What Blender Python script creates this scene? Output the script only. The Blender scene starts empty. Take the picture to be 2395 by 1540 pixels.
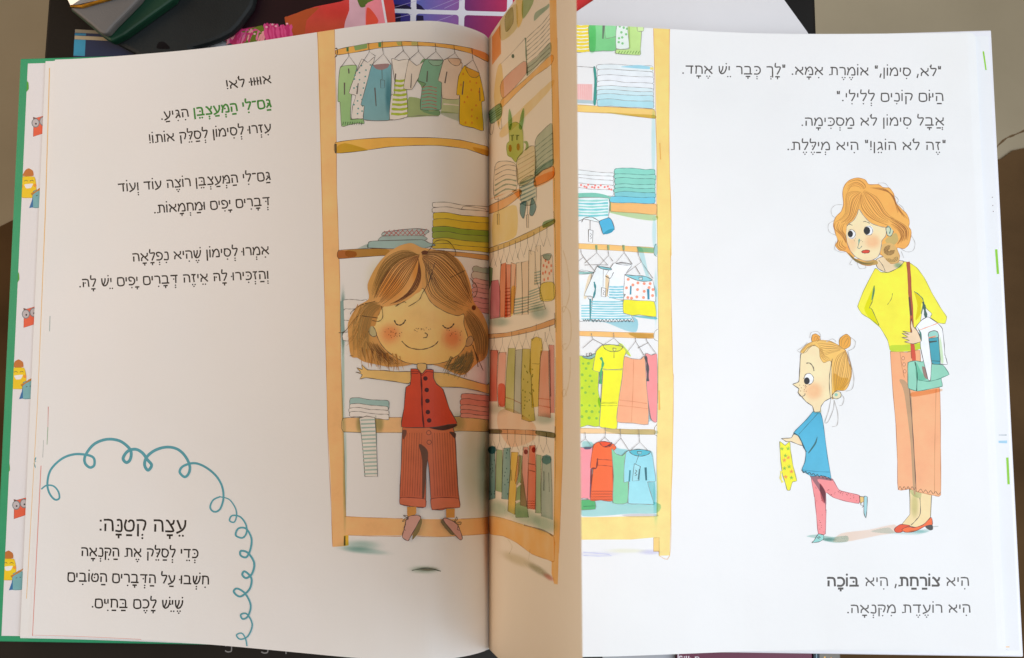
import bpy, math, random, numpy as np
from mathutils import Matrix, Vector
from mathutils.geometry import tessellate_polygon
random.seed(7)
sc = bpy.context.scene
COL = sc.collection
# ------------------------------------------------------------------ camera (1 unit = 10 cm)
CAM = np.array([0.3821, -0.32399, 4.12209]); FPX = 2100.0
def _rot(a, b, c):
    ca, sa, cb, sb, cc, s_ = math.cos(a), math.sin(a), math.cos(b), math.sin(b), math.cos(c), math.sin(c)
    return (np.array([[1,0,0],[0,ca,-sa],[0,sa,ca]]) @ np.array([[cb,0,sb],[0,1,0],[-sb,0,cb]])
            @ np.array([[cc,-s_,0],[s_,cc,0],[0,0,1]]))
R = _rot(0.08826, 0.06592, -0.00848)
cam = bpy.data.cameras.new('camera'); co = bpy.data.objects.new('camera', cam); COL.objects.link(co)
m4 = Matrix([list(R[i]) + [float(CAM[i])] for i in range(3)] + [[0, 0, 0, 1]])
co.matrix_world = m4
cam.sensor_fit = 'HORIZONTAL'; cam.sensor_width = 36; cam.lens = 36 * FPX / 2395.0
cam.clip_start = 0.05; cam.clip_end = 200
sc.camera = co
cam.dof.use_dof = True; cam.dof.focus_distance = 4.0; cam.dof.aperture_fstop = 4.0
# ------------------------------------------------------------------ light: a window on the right, a dim warm room
w = bpy.data.worlds.new('World'); sc.world = w; w.use_nodes = True
bg = w.node_tree.nodes['Background']; bg.inputs[0].default_value = (1.0, 0.72, 0.46, 1); bg.inputs[1].default_value = 0.13
def area(name, loc, target, sx, sy, power, col):
    l = bpy.data.lights.new(name, 'AREA'); l.shape = 'RECTANGLE'; l.size = sx; l.size_y = sy
    l.energy = power; l.color = col
    o = bpy.data.objects.new(name, l); COL.objects.link(o); o.location = loc
    o.rotation_euler = (Vector(target) - Vector(loc)).to_track_quat('-Z', 'Y').to_euler()
    return o
area('window_light', (6.4, -1.1, 10.4), (-0.2, -0.1, 0.0), 8.2, 12.0, 1330, (0.79, 0.885, 1.0))
area('room_light', (-7.2, 1.5, 3.6), (-1.5, 0.0, 0.0), 4.5, 5.0, 165, (1.0, 0.73, 0.52))
sc.view_settings.view_transform = 'Standard'; sc.view_settings.look = 'None'
sc.view_settings.exposure = 0.36; sc.view_settings.gamma = 1.0
sc.cycles.transparent_max_bounces = 64
sc.cycles.max_bounces = 8; sc.cycles.diffuse_bounces = 5; sc.cycles.transmission_bounces = 6
sc.cycles.caustics_reflective = False; sc.cycles.caustics_refractive = False
sc.cycles.use_denoising = True
# ------------------------------------------------------------------ helpers
def hexc(h):
    h = h.lstrip('#'); v = [int(h[i:i+2], 16) / 255 for i in (0, 2, 4)]
    return tuple(x / 12.92 if x <= .04045 else ((x + .055) / 1.055) ** 2.4 for x in v)
def rays(pts):
    p = np.asarray(pts, float).reshape(-1, 2)
    d = np.stack([(p[:, 0] - 1197.5) / FPX, -(p[:, 1] - 770) / FPX, -np.ones(len(p))], 1)
    return d @ R.T
def unp(x, y, z):                       # where the sight line through a point of the photograph meets height z
    d = rays([(x, y)])[0]; t = (z - CAM[2]) / d[2]; q = CAM + t * d
    return Vector((float(q[0]), float(q[1]), z))
def catmull(pts, closed=False, n=5, ten=.5):
    P = [np.array(p, float) for p in pts]
    if len(P) < 3: return P
    out = []; N = len(P)
    rng = range(N) if closed else range(N - 1)
    for i in rng:
        if closed: a, b, c, d = P[i-1], P[i], P[(i+1) % N], P[(i+2) % N]
        else: a, b, c, d = P[max(i-1, 0)], P[i], P[i+1], P[min(i+2, N-1)]
        for k in range(n):
            t = k / n
            m0, m1 = (c-a)*ten, (d-b)*ten; t2, t3 = t*t, t*t*t
            out.append((2*t3-3*t2+1)*b + (t3-2*t2+t)*m0 + (3*t2-2*t3)*c + (t3-t2)*m1)
    if not closed: out.append(P[-1])
    return out
def tag(o, label=None, cat=None, group=None, kind=None):
    for k, v in (('label', label), ('category', cat), ('group', group), ('kind', kind)):
        if v: o[k] = v
    return o
def empty(name, loc=(0, 0, 0)):
    o = bpy.data.objects.new(name, None); COL.objects.link(o); o.location = loc; o.empty_display_size = .1
    return o
def mesh(name, verts, faces, mat, parent=None, smooth=False):
    me = bpy.data.meshes.new(name); me.from_pydata([tuple(map(float, v)) for v in verts], [], faces); me.update()
    if smooth:
        for p in me.polygons: p.use_smooth = True
    if mat: me.materials.append(mat)
    o = bpy.data.objects.new(name, me); COL.objects.link(o)
    if parent:
        o.parent = parent; o.location = -parent.location
    return o
def slab(name, poly, z0, z1, mat, parent=None, bevel=0.0, seg=2):
    """a flat body with outline poly [(x, y)...] between heights z0 < z1"""
    n = len(poly)
    ar = sum(poly[i][0]*poly[(i+1) % n][1] - poly[(i+1) % n][0]*poly[i][1] for i in range(n))
    if ar < 0: poly = poly[::-1]
    vs = [(x, y, z0) for x, y in poly] + [(x, y, z1) for x, y in poly]
    fs = [tuple(range(n-1, -1, -1)), tuple(range(n, 2*n))] + [(i, (i+1) % n, n+(i+1) % n, n+i) for i in range(n)]
    o = mesh(name, vs, fs, mat, parent)
    if bevel:
        b = o.modifiers.new('bevel', 'BEVEL'); b.width = bevel; b.segments = seg; b.limit_method = 'ANGLE'
    return o
def pxpoly(pts, z): return [tuple(unp(x, y, z)[:2]) for x, y in pts]
# ------------------------------------------------------------------ materials
def newmat(name):
    m = bpy.data.materials.new(name); m.use_nodes = True; nt = m.node_tree; nt.nodes.clear()
    out = nt.nodes.new('ShaderNodeOutputMaterial'); return m, nt, out
def N(nt, t, **kw):
    n = nt.nodes.new(t)
    for k, v in kw.items(): setattr(n, k, v)
    return n
def surf_mat(name, col, rough=.5, spec=.4, var=.08, scale=3.0, bump=0.0, bscale=120, coat=0.0, metal=0.0, col2=None, detail=6):
    m, nt, out = newmat(name); L = nt.links.new
    b = N(nt, 'ShaderNodeBsdfPrincipled'); tc = N(nt, 'ShaderNodeTexCoord'); no = N(nt, 'ShaderNodeTexNoise')
    no.inputs['Scale'].default_value = scale; no.inputs['Detail'].default_value = detail
    L(tc.outputs['Object'], no.inputs['Vector'])
    ra = N(nt, 'ShaderNodeValToRGB'); e = ra.color_ramp.elements
    c = hexc(col) if isinstance(col, str) else col
    c2 = (hexc(col2) if isinstance(col2, str) else col2) if col2 else tuple(min(1, x*(1+var)) for x in c)
    c1 = c if col2 else tuple(x*(1-var) for x in c)
    e[0].position = .32; e[1].position = .68
    e[0].color = (*c1, 1); e[1].color = (*c2, 1)
    L(no.outputs['Fac'], ra.inputs['Fac']); L(ra.outputs['Color'], b.inputs['Base Color'])
    b.inputs['Roughness'].default_value = rough; b.inputs['Specular IOR Level'].default_value = spec
    b.inputs['Coat Weight'].default_value = coat; b.inputs['Metallic'].default_value = metal
    b.inputs['Coat Roughness'].default_value = .15
    if bump:
        n2 = N(nt, 'ShaderNodeTexNoise'); n2.inputs['Scale'].default_value = bscale
        L(tc.outputs['Object'], n2.inputs['Vector'])
        bp = N(nt, 'ShaderNodeBump'); bp.inputs['Strength'].default_value = bump; bp.inputs['Distance'].default_value = .01
        L(n2.outputs['Fac'], bp.inputs['Height']); L(bp.outputs['Normal'], b.inputs['Normal'])
    L(b.outputs[0], out.inputs['Surface']); return m
def paper_mat(name, col, trans=0.0, tcol=(1, .8, .6), rough=.5, spec=.3):
    m, nt, out = newmat(name); L = nt.links.new
    b = N(nt, 'ShaderNodeBsdfPrincipled'); tc = N(nt, 'ShaderNodeTexCoord'); no = N(nt, 'ShaderNodeTexNoise')
    no.inputs['Scale'].default_value = 1.3; no.inputs['Detail'].default_value = 5
    L(tc.outputs['Object'], no.inputs['Vector'])
    ra = N(nt, 'ShaderNodeValToRGB'); c = hexc(col)
    ra.color_ramp.elements[0].position = .3; ra.color_ramp.elements[1].position = .7
    ra.color_ramp.elements[0].color = (c[0]*.975, c[1]*.98, c[2]*.97, 1); ra.color_ramp.elements[1].color = (*c, 1)
    L(no.outputs['Fac'], ra.inputs['Fac']); L(ra.outputs['Color'], b.inputs['Base Color'])
    b.inputs['Roughness'].default_value = rough; b.inputs['Specular IOR Level'].default_value = spec
    n2 = N(nt, 'ShaderNodeTexNoise'); n2.inputs['Scale'].default_value = 60; n2.inputs['Detail'].default_value = 8
    L(tc.outputs['Object'], n2.inputs['Vector'])
    bp = N(nt, 'ShaderNodeBump'); bp.inputs['Strength'].default_value = .12; bp.inputs['Distance'].default_value = .004
    L(n2.outputs['Fac'], bp.inputs['Height']); L(bp.outputs['Normal'], b.inputs['Normal'])
    n3 = N(nt, 'ShaderNodeTexNoise'); n3.inputs['Scale'].default_value = 1.6; n3.inputs['Detail'].default_value = 2
    L(tc.outputs['Object'], n3.inputs['Vector'])
    b3 = N(nt, 'ShaderNodeBump'); b3.inputs['Strength'].default_value = .5; b3.inputs['Distance'].default_value = .05
    L(n3.outputs['Fac'], b3.inputs['Height']); L(b3.outputs['Normal'], bp.inputs['Normal'])
    if trans:
        t = N(nt, 'ShaderNodeBsdfTranslucent'); t.inputs[0].default_value = (*tcol, 1)
        mx = N(nt, 'ShaderNodeMixShader'); mx.inputs[0].default_value = trans
        L(b.outputs[0], mx.inputs[1]); L(t.outputs[0], mx.inputs[2]); L(mx.outputs[0], out.inputs['Surface'])
    else: L(b.outputs[0], out.inputs['Surface'])
    return m
def ink_mat(name):                                  # opaque print: colour from the 'ink' attribute with watercolour mottling
    m, nt, out = newmat(name); L = nt.links.new
    b = N(nt, 'ShaderNodeBsdfPrincipled'); at = N(nt, 'ShaderNodeAttribute', attribute_name='ink')
    tc = N(nt, 'ShaderNodeTexCoord'); no = N(nt, 'ShaderNodeTexNoise'); no.inputs['Scale'].default_value = 9; no.inputs['Detail'].default_value = 8
    no.inputs['Roughness'].default_value = .62
    L(tc.outputs['Object'], no.inputs['Vector'])
    mr = N(nt, 'ShaderNodeMapRange'); mr.inputs['From Min'].default_value = .3; mr.inputs['From Max'].default_value = .7
    mr.inputs['To Min'].default_value = .92; mr.inputs['To Max'].default_value = 1.09
    mu = N(nt, 'ShaderNodeVectorMath', operation='MULTIPLY')
    L(no.outputs['Fac'], mr.inputs['Value']); L(at.outputs['Color'], mu.inputs[0]); L(mr.outputs[0], mu.inputs[1])
    mn = N(nt, 'ShaderNodeVectorMath', operation='MINIMUM'); mn.inputs[1].default_value = (.95, .95, .95)
    L(mu.outputs[0], mn.inputs[0]); L(mn.outputs[0], b.inputs['Base Color'])
    b.inputs['Roughness'].default_value = .5; b.inputs['Specular IOR Level'].default_value = .3
    L(b.outputs[0], out.inputs['Surface']); return m
def film_mat(name):                                 # translucent ink: a tinted film the light crosses twice
    m, nt, out = newmat(name); L = nt.links.new
    t = N(nt, 'ShaderNodeBsdfTransparent'); at = N(nt, 'ShaderNodeAttribute', attribute_name='ink')
    po = N(nt, 'ShaderNodeVectorMath', operation='POWER') if False else None
    g = N(nt, 'ShaderNodeGamma'); g.inputs['Gamma'].default_value = .5
    tc = N(nt, 'ShaderNodeTexCoord'); no = N(nt, 'ShaderNodeTexNoise'); no.inputs['Scale'].default_value = 7; no.inputs['Detail'].default_value = 8
    L(tc.outputs['Object'], no.inputs['Vector'])
    mr = N(nt, 'ShaderNodeMapRange'); mr.inputs['From Min'].default_value = .3; mr.inputs['From Max'].default_value = .7
    mr.inputs['To Min'].default_value = .38; mr.inputs['To Max'].default_value = .62
    L(no.outputs['Fac'], mr.inputs['Value']); L(mr.outputs[0], g.inputs['Gamma'])
    L(at.outputs['Color'], g.inputs['Color']); L(g.outputs[0], t.inputs[0]); L(t.outputs[0], out.inputs['Surface'])
    return m
INK = ink_mat('printed_ink'); FILM = film_mat('ink_wash')
PAPER = paper_mat('coated_paper', '#f4f3f1')
LEAFP = paper_mat('backlit_paper', '#f4e6d2', .45, (1.0, .74, .48))
# ------------------------------------------------------------------ surfaces the print lies on
class Surf:
    """a sheet ruled along y: profile of (x, z) points; side = +1 if the printed side is the left-hand side walking the profile"""
    def __init__(s, prof, y0, y1, side=1, n=6, smooth=True):
        pr = catmull(prof, False, n) if smooth else [np.array(p, float) for p in prof]
        s.P = np.array(pr); s.y0, s.y1 = y0, y1
        d = np.diff(s.P, axis=0); l = np.hypot(d[:, 0], d[:, 1])
        s.S = np.concatenate([[0], np.cumsum(l)]); s.T = d / l[:, None]
        s.Nn = np.stack([-s.T[:, 1], s.T[:, 0]], 1) * side
        vn = np.zeros_like(s.P); vn[:-1] += s.Nn; vn[1:] += s.Nn
        s.VN = vn / np.linalg.norm(vn, axis=1)[:, None]
    def hit(s, pts):                                # photograph points -> (s, y) on the sheet
        D = rays(pts); out = np.zeros((len(D), 2)); best = np.full(len(D), 1e9)
        near = np.full(len(D), 1e9)
        for i in range(len(s.T)):
            n = np.array([s.T[i][1], 0, -s.T[i][0]]); P0 = np.array([s.P[i][0], 0, s.P[i][1]])
            den = D @ n; den[np.abs(den) < 1e-9] = 1e-9
            t = ((P0 - CAM) @ n) / den
            H = CAM + t[:, None] * D
            a = (H[:, 0] - P0[0]) * s.T[i][0] + (H[:, 2] - P0[2]) * s.T[i][1]
            L = s.S[i+1] - s.S[i]
            miss = np.maximum(0, np.maximum(-a, a - L)); miss[t < 0] = 1e8
            ok = (miss < 1e-7) & (t < best)
            upd = ok | ((best > 1e8) & (miss < near))
            out[upd, 0] = s.S[i] + np.clip(a[upd], 0, L); out[upd, 1] = H[upd, 1]
            near[upd] = miss[upd]; best[ok] = t[ok]
        out[:, 1] = np.clip(out[:, 1], s.y0, s.y1)
        return out
    def world(s, q, off):
        i = np.clip(np.searchsorted(s.S, q[:, 0], side='right') - 1, 0, len(s.T) - 1)
        f = ((q[:, 0] - s.S[i]) / (s.S[i+1] - s.S[i]))[:, None]
        p = s.P[i] * (1 - f) + s.P[i+1] * f; n = s.VN[i] * (1 - f) + s.VN[i+1] * f
        p = p + n * np.asarray(off)[:, None]
        return np.stack([p[:, 0], q[:, 1], p[:, 1]], 1)
    def sheet(s, name, mat, parent, s_from=0, thick=0.0, drop=0.0, ny=2):
        P = s.P; n = len(P); vs = []; fs = []
        ys = np.linspace(s.y0, s.y1, ny)
        lay = [0.0] + ([-thick] if thick else [])
        for k, o in enumerate(lay):
            q = P + s.VN * (o - drop)
            for j in range(ny):
                for i in range(n): vs.append((q[i][0], ys[j], q[i][1]))
        def V(k, j, i): return k*ny*n + j*n + i
        for k in range(len(lay)):
            for j in range(ny-1):
                for i in range(n-1):
                    f = (V(k, j, i), V(k, j, i+1), V(k, j+1, i+1), V(k, j+1, i))
                    fs.append(f if k == 0 else f[::-1])
        if thick:
            for i in range(n-1):
                fs.append((V(0, 0, i), V(1, 0, i), V(1, 0, i+1), V(0, 0, i+1)))
                fs.append((V(0, ny-1, i), V(0, ny-1, i+1), V(1, ny-1, i+1), V(1, ny-1, i)))
            for j in range(ny-1):
                fs.append((V(0, j, 0), V(0, j+1, 0), V(1, j+1, 0), V(1, j, 0)))
                fs.append((V(0, j, n-1), V(1, j, n-1), V(1, j+1, n-1), V(0, j+1, n-1)))
        return mesh(name, vs, fs, mat, parent, smooth=False)
def clip(poly, lo, hi):
    for side, v in ((1, lo), (-1, hi)):
        out = []; n = len(poly)
        for i in range(n):
            a, b = poly[i], poly[(i+1) % n]; da, db = side*(a[0]-v), side*(b[0]-v)
            if da >= 0: out.append(a)
            if (da > 0 and db < 0) or (da < 0 and db > 0):
                t = da/(da-db); out.append(tuple(a[k]+(b[k]-a[k])*t for k in range(len(a))))
        poly = out
        if len(poly) < 3: return []
    return poly
EPS = 1.2e-5
SRC = 2395 / 4009.0
def cr(x0, y0, s):                                   # frame of reference of one detail of the photograph
    return lambda t: [((x0 + a/s)*SRC, (y0 + b/s)*SRC) for a, b in (map(float, q.split(',')) for q in t.split())]
A_ = cr(1200, 0, 1.995); B_ = cr(1200, 700, 1.995); C_ = cr(1200, 1400, 1.995)
D_ = cr(1900, 800, 1.925); E_ = cr(1900, 1500, 1.925); F_ = cr(3000, 650, 2.0535); G_ = cr(3000, 1250, 2.0535)
H_ = cr(2900, 1950, 2.1596); I_ = cr(2250, 50, 1.621); J_ = cr(0, 0, 1.995); K_ = cr(0, 700, 1.995)
L_ = cr(0, 1650, 1.659); M_ = cr(2400, 0, 1.4885); N_ = cr(1000, 2000, 1.7107); Z_ = cr(0, 0, SRC)
T1 = cr(200, 0, 2.994); T2 = cr(900, 0, 2.994); T3 = cr(1600, 0, 2.994)
class Ink:
    """one printed thing: flat colour areas and pencil lines laid on a sheet"""
    def __init__(s, surf, name, parent, base=0, film=False, label=None):
        s.f, s.name, s.parent, s.n, s.film, s.label = surf, name, parent, base, film, label
        s.V, s.F, s.C, s.M = [], [], [], []
    def _tris(s, q, tris, cols, lay, film):
        S = s.f.S
        for n_, t in enumerate(tris):
            pl = [(q[i][0], q[i][1], *cols[i]) for i in t]
            lo, hi = min(p[0] for p in pl), max(p[0] for p in pl)
            i0 = max(0, int(np.searchsorted(S, lo, side='right')) - 1); i1 = min(len(S)-2, int(np.searchsorted(S, hi, side='left')) - 1)
            for i in range(i0, max(i0, i1)+1):
                c = clip(pl, S[i], S[i+1]) if i1 > i0 else pl
                if len(c) < 3: continue
                b = len(s.V); off = EPS * (lay[n_] if isinstance(lay, list) else lay)
                for p in c: s.V.append((p[0], p[1], off)); s.C.append(p[2:5])
                s.F.append(tuple(range(b, b+len(c)))); s.M.append(1 if film else 0)
    def poly(s, pts, col, sm=True, film=None, col2=None, vert=True, ol=None, olw=1.3, closed_ol=True, n=4):
        s.n += 1; film = s.film if film is None else film; ten = .2 if n == 3 else .42
        p = catmull(pts, True, n, ten) if sm else [np.array(a, float) for a in pts]
        q = s.f.hit(p)
        q = q[[i for i in range(len(q)) if np.hypot(*(q[i]-q[i-1])) > 1e-6]]
        if len(q) >= 3:
            c1 = hexc(col); c2 = hexc(col2) if col2 else c1
            if film and not s.film and sum(c1)/3 < .55: c1 = c2 = tuple(v**.42 for v in c1)
            if film and s.film: c1, c2 = tuple(v**.82 for v in c1), tuple(v**.82 for v in c2)
            k = 1 if vert else 0; lo, hi = q[:, k].min(), q[:, k].max()
            cs = []
            for a in q:
                t = (a[k]-lo)/(hi-lo+1e-9); t = 1-t if vert else t
                cs.append(tuple(c1[j]*(1-t)+c2[j]*t for j in range(3)))
            tr = tessellate_polygon([[Vector((a[0], a[1], 0)) for a in q]])
            s._tris(q, tr, cs, s.n, film)
        if ol: s.line(p+([p[0]] if closed_ol else []), ol, olw, sm=False)
        return s
    def line(s, pts, col, w=1.3, sm=True, film=None, wob=.35, ends=None, ramp=False, n=4):
        s.n += 1; film = s.film if film is None else film
        p = [np.array(a, float) for a in (catmull(pts, False, n) if sm and len(pts) > 2 else pts)]
        q2 = [p[0]]
        for a in p[1:]:
            if np.hypot(*(a-q2[-1])) > .25: q2.append(a)
        p = q2
        if len(p) < 2: return s
        m = len(p); L, Rr = [], []
        ph = random.random()*9
        for i in range(m):
            t = p[min(i+1, m-1)] - p[max(i-1, 0)]; t = t/(np.hypot(*t)+1e-9); nn = np.array([-t[1], t[0]])
            ww = w*(1+wob*math.sin(i*1.7+ph))
            if callable(ends): ww = w*ends(i/(m-1))
            elif ends and (i == 0 or i == m-1): ww *= ends
            cap = (t*(-.3*w) if i == 0 else t*(.3*w) if i == m-1 else 0)
            L.append(p[i]+nn*ww/2+cap); Rr.append(p[i]-nn*ww/2+cap)
        q = s.f.hit(L+Rr); c = hexc(col); c = tuple(v**.62 for v in c) if (film and s.film) else c; cs = [c]*(2*m); tr = []; la = []
        for i in range(m-1):
            tr += [(i, i+1, m+i+1), (i, m+i+1, m+i)]; la += [s.n + (i*.34 if ramp else 0)]*2
        s._tris(q, tr, cs, la, film)
        if ramp: s.n += int(m*.34)
        return s
    def dot(s, x, y, r, col, ry=None, film=None, k=8):
        s.n += 1; ry = ry or r
        q = s.f.hit([(x+r*math.cos(2*math.pi*i/k), y+ry*math.sin(2*math.pi*i/k)) for i in range(k)])
        s._tris(q, [(0, i, i+1) for i in range(1, k-1)], [hexc(col)]*k, s.n, s.film if film is None else film); return s
    def glow(s, x, y, rx, ry, col, core=.35, ang=0, k=20, p=1.0):       # a soft-edged wash, fading out to no ink
        s.n += 1; pts = [(x, y)]; ca, sa = math.cos(ang), math.sin(ang)
        for f in (core, .55+.2*core, .8, 1.0):
            for i in range(k):
                a = 2*math.pi*i/k; u, v = rx*f*math.cos(a), ry*f*math.sin(a); pts.append((x+u*ca-v*sa, y+u*sa+v*ca))
        c = tuple(v**(p*(.5 if not s.film else .8)) for v in hexc(col)); q = s.f.hit(pts)
        ws = [1]+[1]*k+[.62]*k+[.2]*k+[0]*k
        cs = [tuple(1-(1-c[j])*wt for j in range(3)) for wt in ws]; tr = []
        for i in range(k):
            j = (i+1) % k; tr.append((0, 1+i, 1+j))
            for r in range(3):
                a, b, c_, d = 1+r*k+i, 1+r*k+j, 1+(r+1)*k+j, 1+(r+1)*k+i
                tr += [(a, d, c_), (a, c_, b)]
        s._tris(q, tr, cs, s.n, True); return s
    def flow(s, g1, g2, n, col, w=1.1, jit=1.0, t0=(0, .12), t1=(.85, 1)):   # n strokes combed between two guide lines
        a = catmull(g1, False, 6); b = catmull(g2, False, 6)
        def at(c, t):
            x = t*(len(c)-1); i = min(int(x), len(c)-2); return c[i]*(1-(x-i))+c[i+1]*(x-i)
        n = max(3, int(n*.6))
        for k in range(n):
            f = (k+.5+random.uniform(-.3, .3))/n; u0 = random.uniform(*t0); u1 = random.uniform(*t1); pts = []
            for i in range(7):
                t = u0+(u1-u0)*i/6; pts.append(at(a, t)*(1-f)+at(b, t)*f+np.array([random.uniform(-jit, jit), random.uniform(-jit, jit)])*.35)
            s.line(pts, col, w*random.uniform(.7, 1.5), n=2, ends=lambda t: .35+.65*math.sin(math.pi*min(1, max(0, t))))
        return s
    def cut(s, name, label=None):
        s.done(); s.name, s.label = name, label; s.V, s.F, s.C, s.M = [], [], [], []
    def done(s):
        if not s.F: return None
        v = np.array(s.V); W = s.f.world(v[:, :2], v[:, 2])
        me = bpy.data.meshes.new(s.name); me.from_pydata([tuple(map(float, a)) for a in W], [], s.F)
        ca = me.color_attributes.new('ink', 'FLOAT_COLOR', 'POINT')
        ca.data.foreach_set('color', np.concatenate([np.clip(np.array(s.C), 0, 1), np.ones((len(v), 1))], 1).astype(np.float32).ravel())
        me.materials.append(INK); me.materials.append(FILM)
        me.polygons.foreach_set('material_index', s.M); me.update()
        o = bpy.data.objects.new(s.name, me); COL.objects.link(o)
        if s.parent: o.parent = s.parent
        if s.label: o['label'] = s.label
        if s.name in ('lettering', 'lettering_print', 'fold_line_print', 'faint_print'): o['kind'] = 'stuff'
        return o
# ------------------------------------------------------------------ hebrew lettering, drawn as single-width strokes
def g_(w, *st): return (w, [[tuple(map(float, q.split(','))) for q in t.split()] for t in st])
GL = {
 'א': g_(.86, '0,1 .86,0', '.82,1 .8,.66 .5,.45', '.06,0 .08,.34 .34,.62'),
 'ב': g_(.86, '.04,1 .45,1 .66,.84 .68,.02', '0,0 .86,0'),
 'ג': g_(.55, '.1,1 .32,1 .44,.84 .46,.45 .55,0', '.46,.36 .2,.22 .04,0'),
 'ד': g_(.8, '0,1 .8,1', '.62,1 .6,0'),
 'ה': g_(.76, '0,1 .46,1 .7,.82 .76,0', '.1,.6 .09,0'),
 'ו': g_(.1, '.05,1 .05,0'),
 'ז': g_(.46, '0,1 .46,1', '.3,1 .2,.6 .28,0'),
 'ח': g_(.78, '0,1 .5,1 .74,.8 .78,0', '.12,1 .08,0'),
 'ט': g_(.82, '.14,1 .02,.5 .12,.1 .42,0 .72,.1 .82,.5 .74,.9 .5,.98 .36,.84'),
 'י': g_(.1, '.05,1 .05,.52'),
 'כ': g_(.66, '.04,1 .42,1 .66,.72 .66,.28 .42,0 .02,0'),
 'ך': g_(.66, '0,1 .42,1 .62,.82 .66,-.42'),
 'ל': g_(.58, '.04,1.5 .04,1 .56,1 .54,.66 .26,0'),
 'מ': g_(.84, '.0,0 .12,.55 .38,.98 .62,1 .8,.66 .84,.1 .78,0 .46,0', '.02,1 .14,.62'),
 'ם': g_(.76, '.03,1 .05,0 .74,0 .76,.7 .6,1 .03,1'),
 'נ': g_(.5, '.12,1 .36,1 .48,.8 .48,0 0,0'),
 'ן': g_(.1, '.05,1 .05,-.45'),
 'ס': g_(.8, '.02,1 .5,1 .78,.74 .8,.4 .62,.06 .36,0 .12,.14 .03,.5 .12,.92'),
 'ע': g_(.76, '.74,1 .7,.5 .46,.12 .0,-.14', '.04,1 .34,.24'),
 'פ': g_(.7, '.3,.5 .1,.56 .04,.98 .42,1 .7,.72 .7,.28 .44,0 .02,0'),
 'צ': g_(.72, '.06,1 .22,.92 .64,.2 .6,0 0,0', '.72,1 .66,.72 .4,.6'),
 'ק': g_(.74, '0,1 .5,1 .74,.84 .72,.5 .58,.1', '.1,.6 .1,-.45'),
 'ר': g_(.62, '0,1 .36,1 .58,.82 .62,0'),
 'ש': g_(.84, '.02,1 .08,.3 .3,0 .6,.14 .8,.6 .84,1', '.44,1 .42,.66 .2,.1'),
 'ת': g_(.9, '.14,1 .56,1 .84,.82 .88,0', '.3,1 .3,.02 .0,.0'),
 '.': g_(.12, '.02,.02 .1,.02'), ',': g_(.16, '.12,.18 .02,-.28'), '!': g_(.1, '.05,1.15 .05,.35', '.05,.06 .05,.0'),
 '"': g_(.3, '.05,1.3 .07,.95', '.25,1.3 .23,.95'), '־': g_(.42, '0,1 .42,1'), ':': g_(.1, '.05,.95 .05,.88', '.05,.12 .05,.05'),
}
def hebrew(ink, parts, right, left, h, w):
    """parts: [(text, colour, weight)] set right to left on the line right -> left"""
    items = []; x = 0.0
    for text, col, wt in parts:
        prev = None
        for ch in text:
            if ch == ' ': x += .52; continue
            if ch in GL:
                gw = GL[ch][0]; items.append([ch, x, gw, col, wt, []]); x += gw + .27; prev = items[-1]
            elif prev is not None: prev[5].append(ch)
    tot = x - .27
    (xr, yr), (xl, yl) = right, left; k = math.hypot(xr-xl, yr-yl)/tot; ux, uy = (xl-xr)/(k*tot), (yl-yr)/(k*tot)
    vx, vy = uy, -ux
    if vy > 0: vx, vy = -vx, -vy
    def P(a, b): return (xr + ux*a*k + vx*b*h, yr + uy*a*k + vy*b*h)
    for ch, x0, gw, col, wt, marks in items:
        ww = w*wt; base = ink.n
        for st in GL[ch][1]:
            pts = [P(x0+gw-a, b) for a, b in st]
            ink.line(pts, col, ww, sm=len(pts) > 3, wob=.06, n=4)
        cx = x0+gw*.5 + (0.0); r = ww*.56; lowy = -.5 if ch in 'ןךק' and 0 else -.42
        def dt(a, b): p = P(a, b); ink.dot(p[0], p[1], r, col, k=7)
        side = 0
        if ch in 'דרך': cx -= .14
        if ch == 'ק': cx -= .12
        for m in marks:
            if m == '\u05bc': dt(x0+gw*.5 + (.22 if ch in 'ויז' else 0.05), .5)
            elif m == '\u05b7': ink.line([P(cx-.22, -.4), P(cx+.22, -.4)], col, ww, sm=False, wob=0)
            elif m == '\u05b8': ink.line([P(cx-.22, -.36), P(cx+.22, -.36)], col, ww, sm=False, wob=0); ink.line([P(cx, -.36), P(cx, -.66)], col, ww*.9, sm=False, wob=0)
            elif m == '\u05b6': dt(cx-.15, -.38); dt(cx+.15, -.38); dt(cx, -.64)
            elif m == '\u05b5': dt(cx-.15, -.4); dt(cx+.15, -.4)
            elif m == '\u05b0': dt(cx, -.36); dt(cx, -.66)
            elif m == '\u05b4': dt(cx, -.42)
            elif m == '\u05b9': dt(x0+gw+(.06 if ch != 'ו' else -.05), 1.42 if ch == 'ו' else 1.3)
            elif m == '\u05c1': dt(x0+.02, 1.38)
            elif m == '\u05b2': ink.line([P(cx-.1, -.4), P(cx+.3, -.4)], col, ww, sm=False, wob=0); dt(cx-.3, -.36); dt(cx-.3, -.6)
        ink.n = base + (3 if (ink.n - base) else 0) * 0
    return ink
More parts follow.
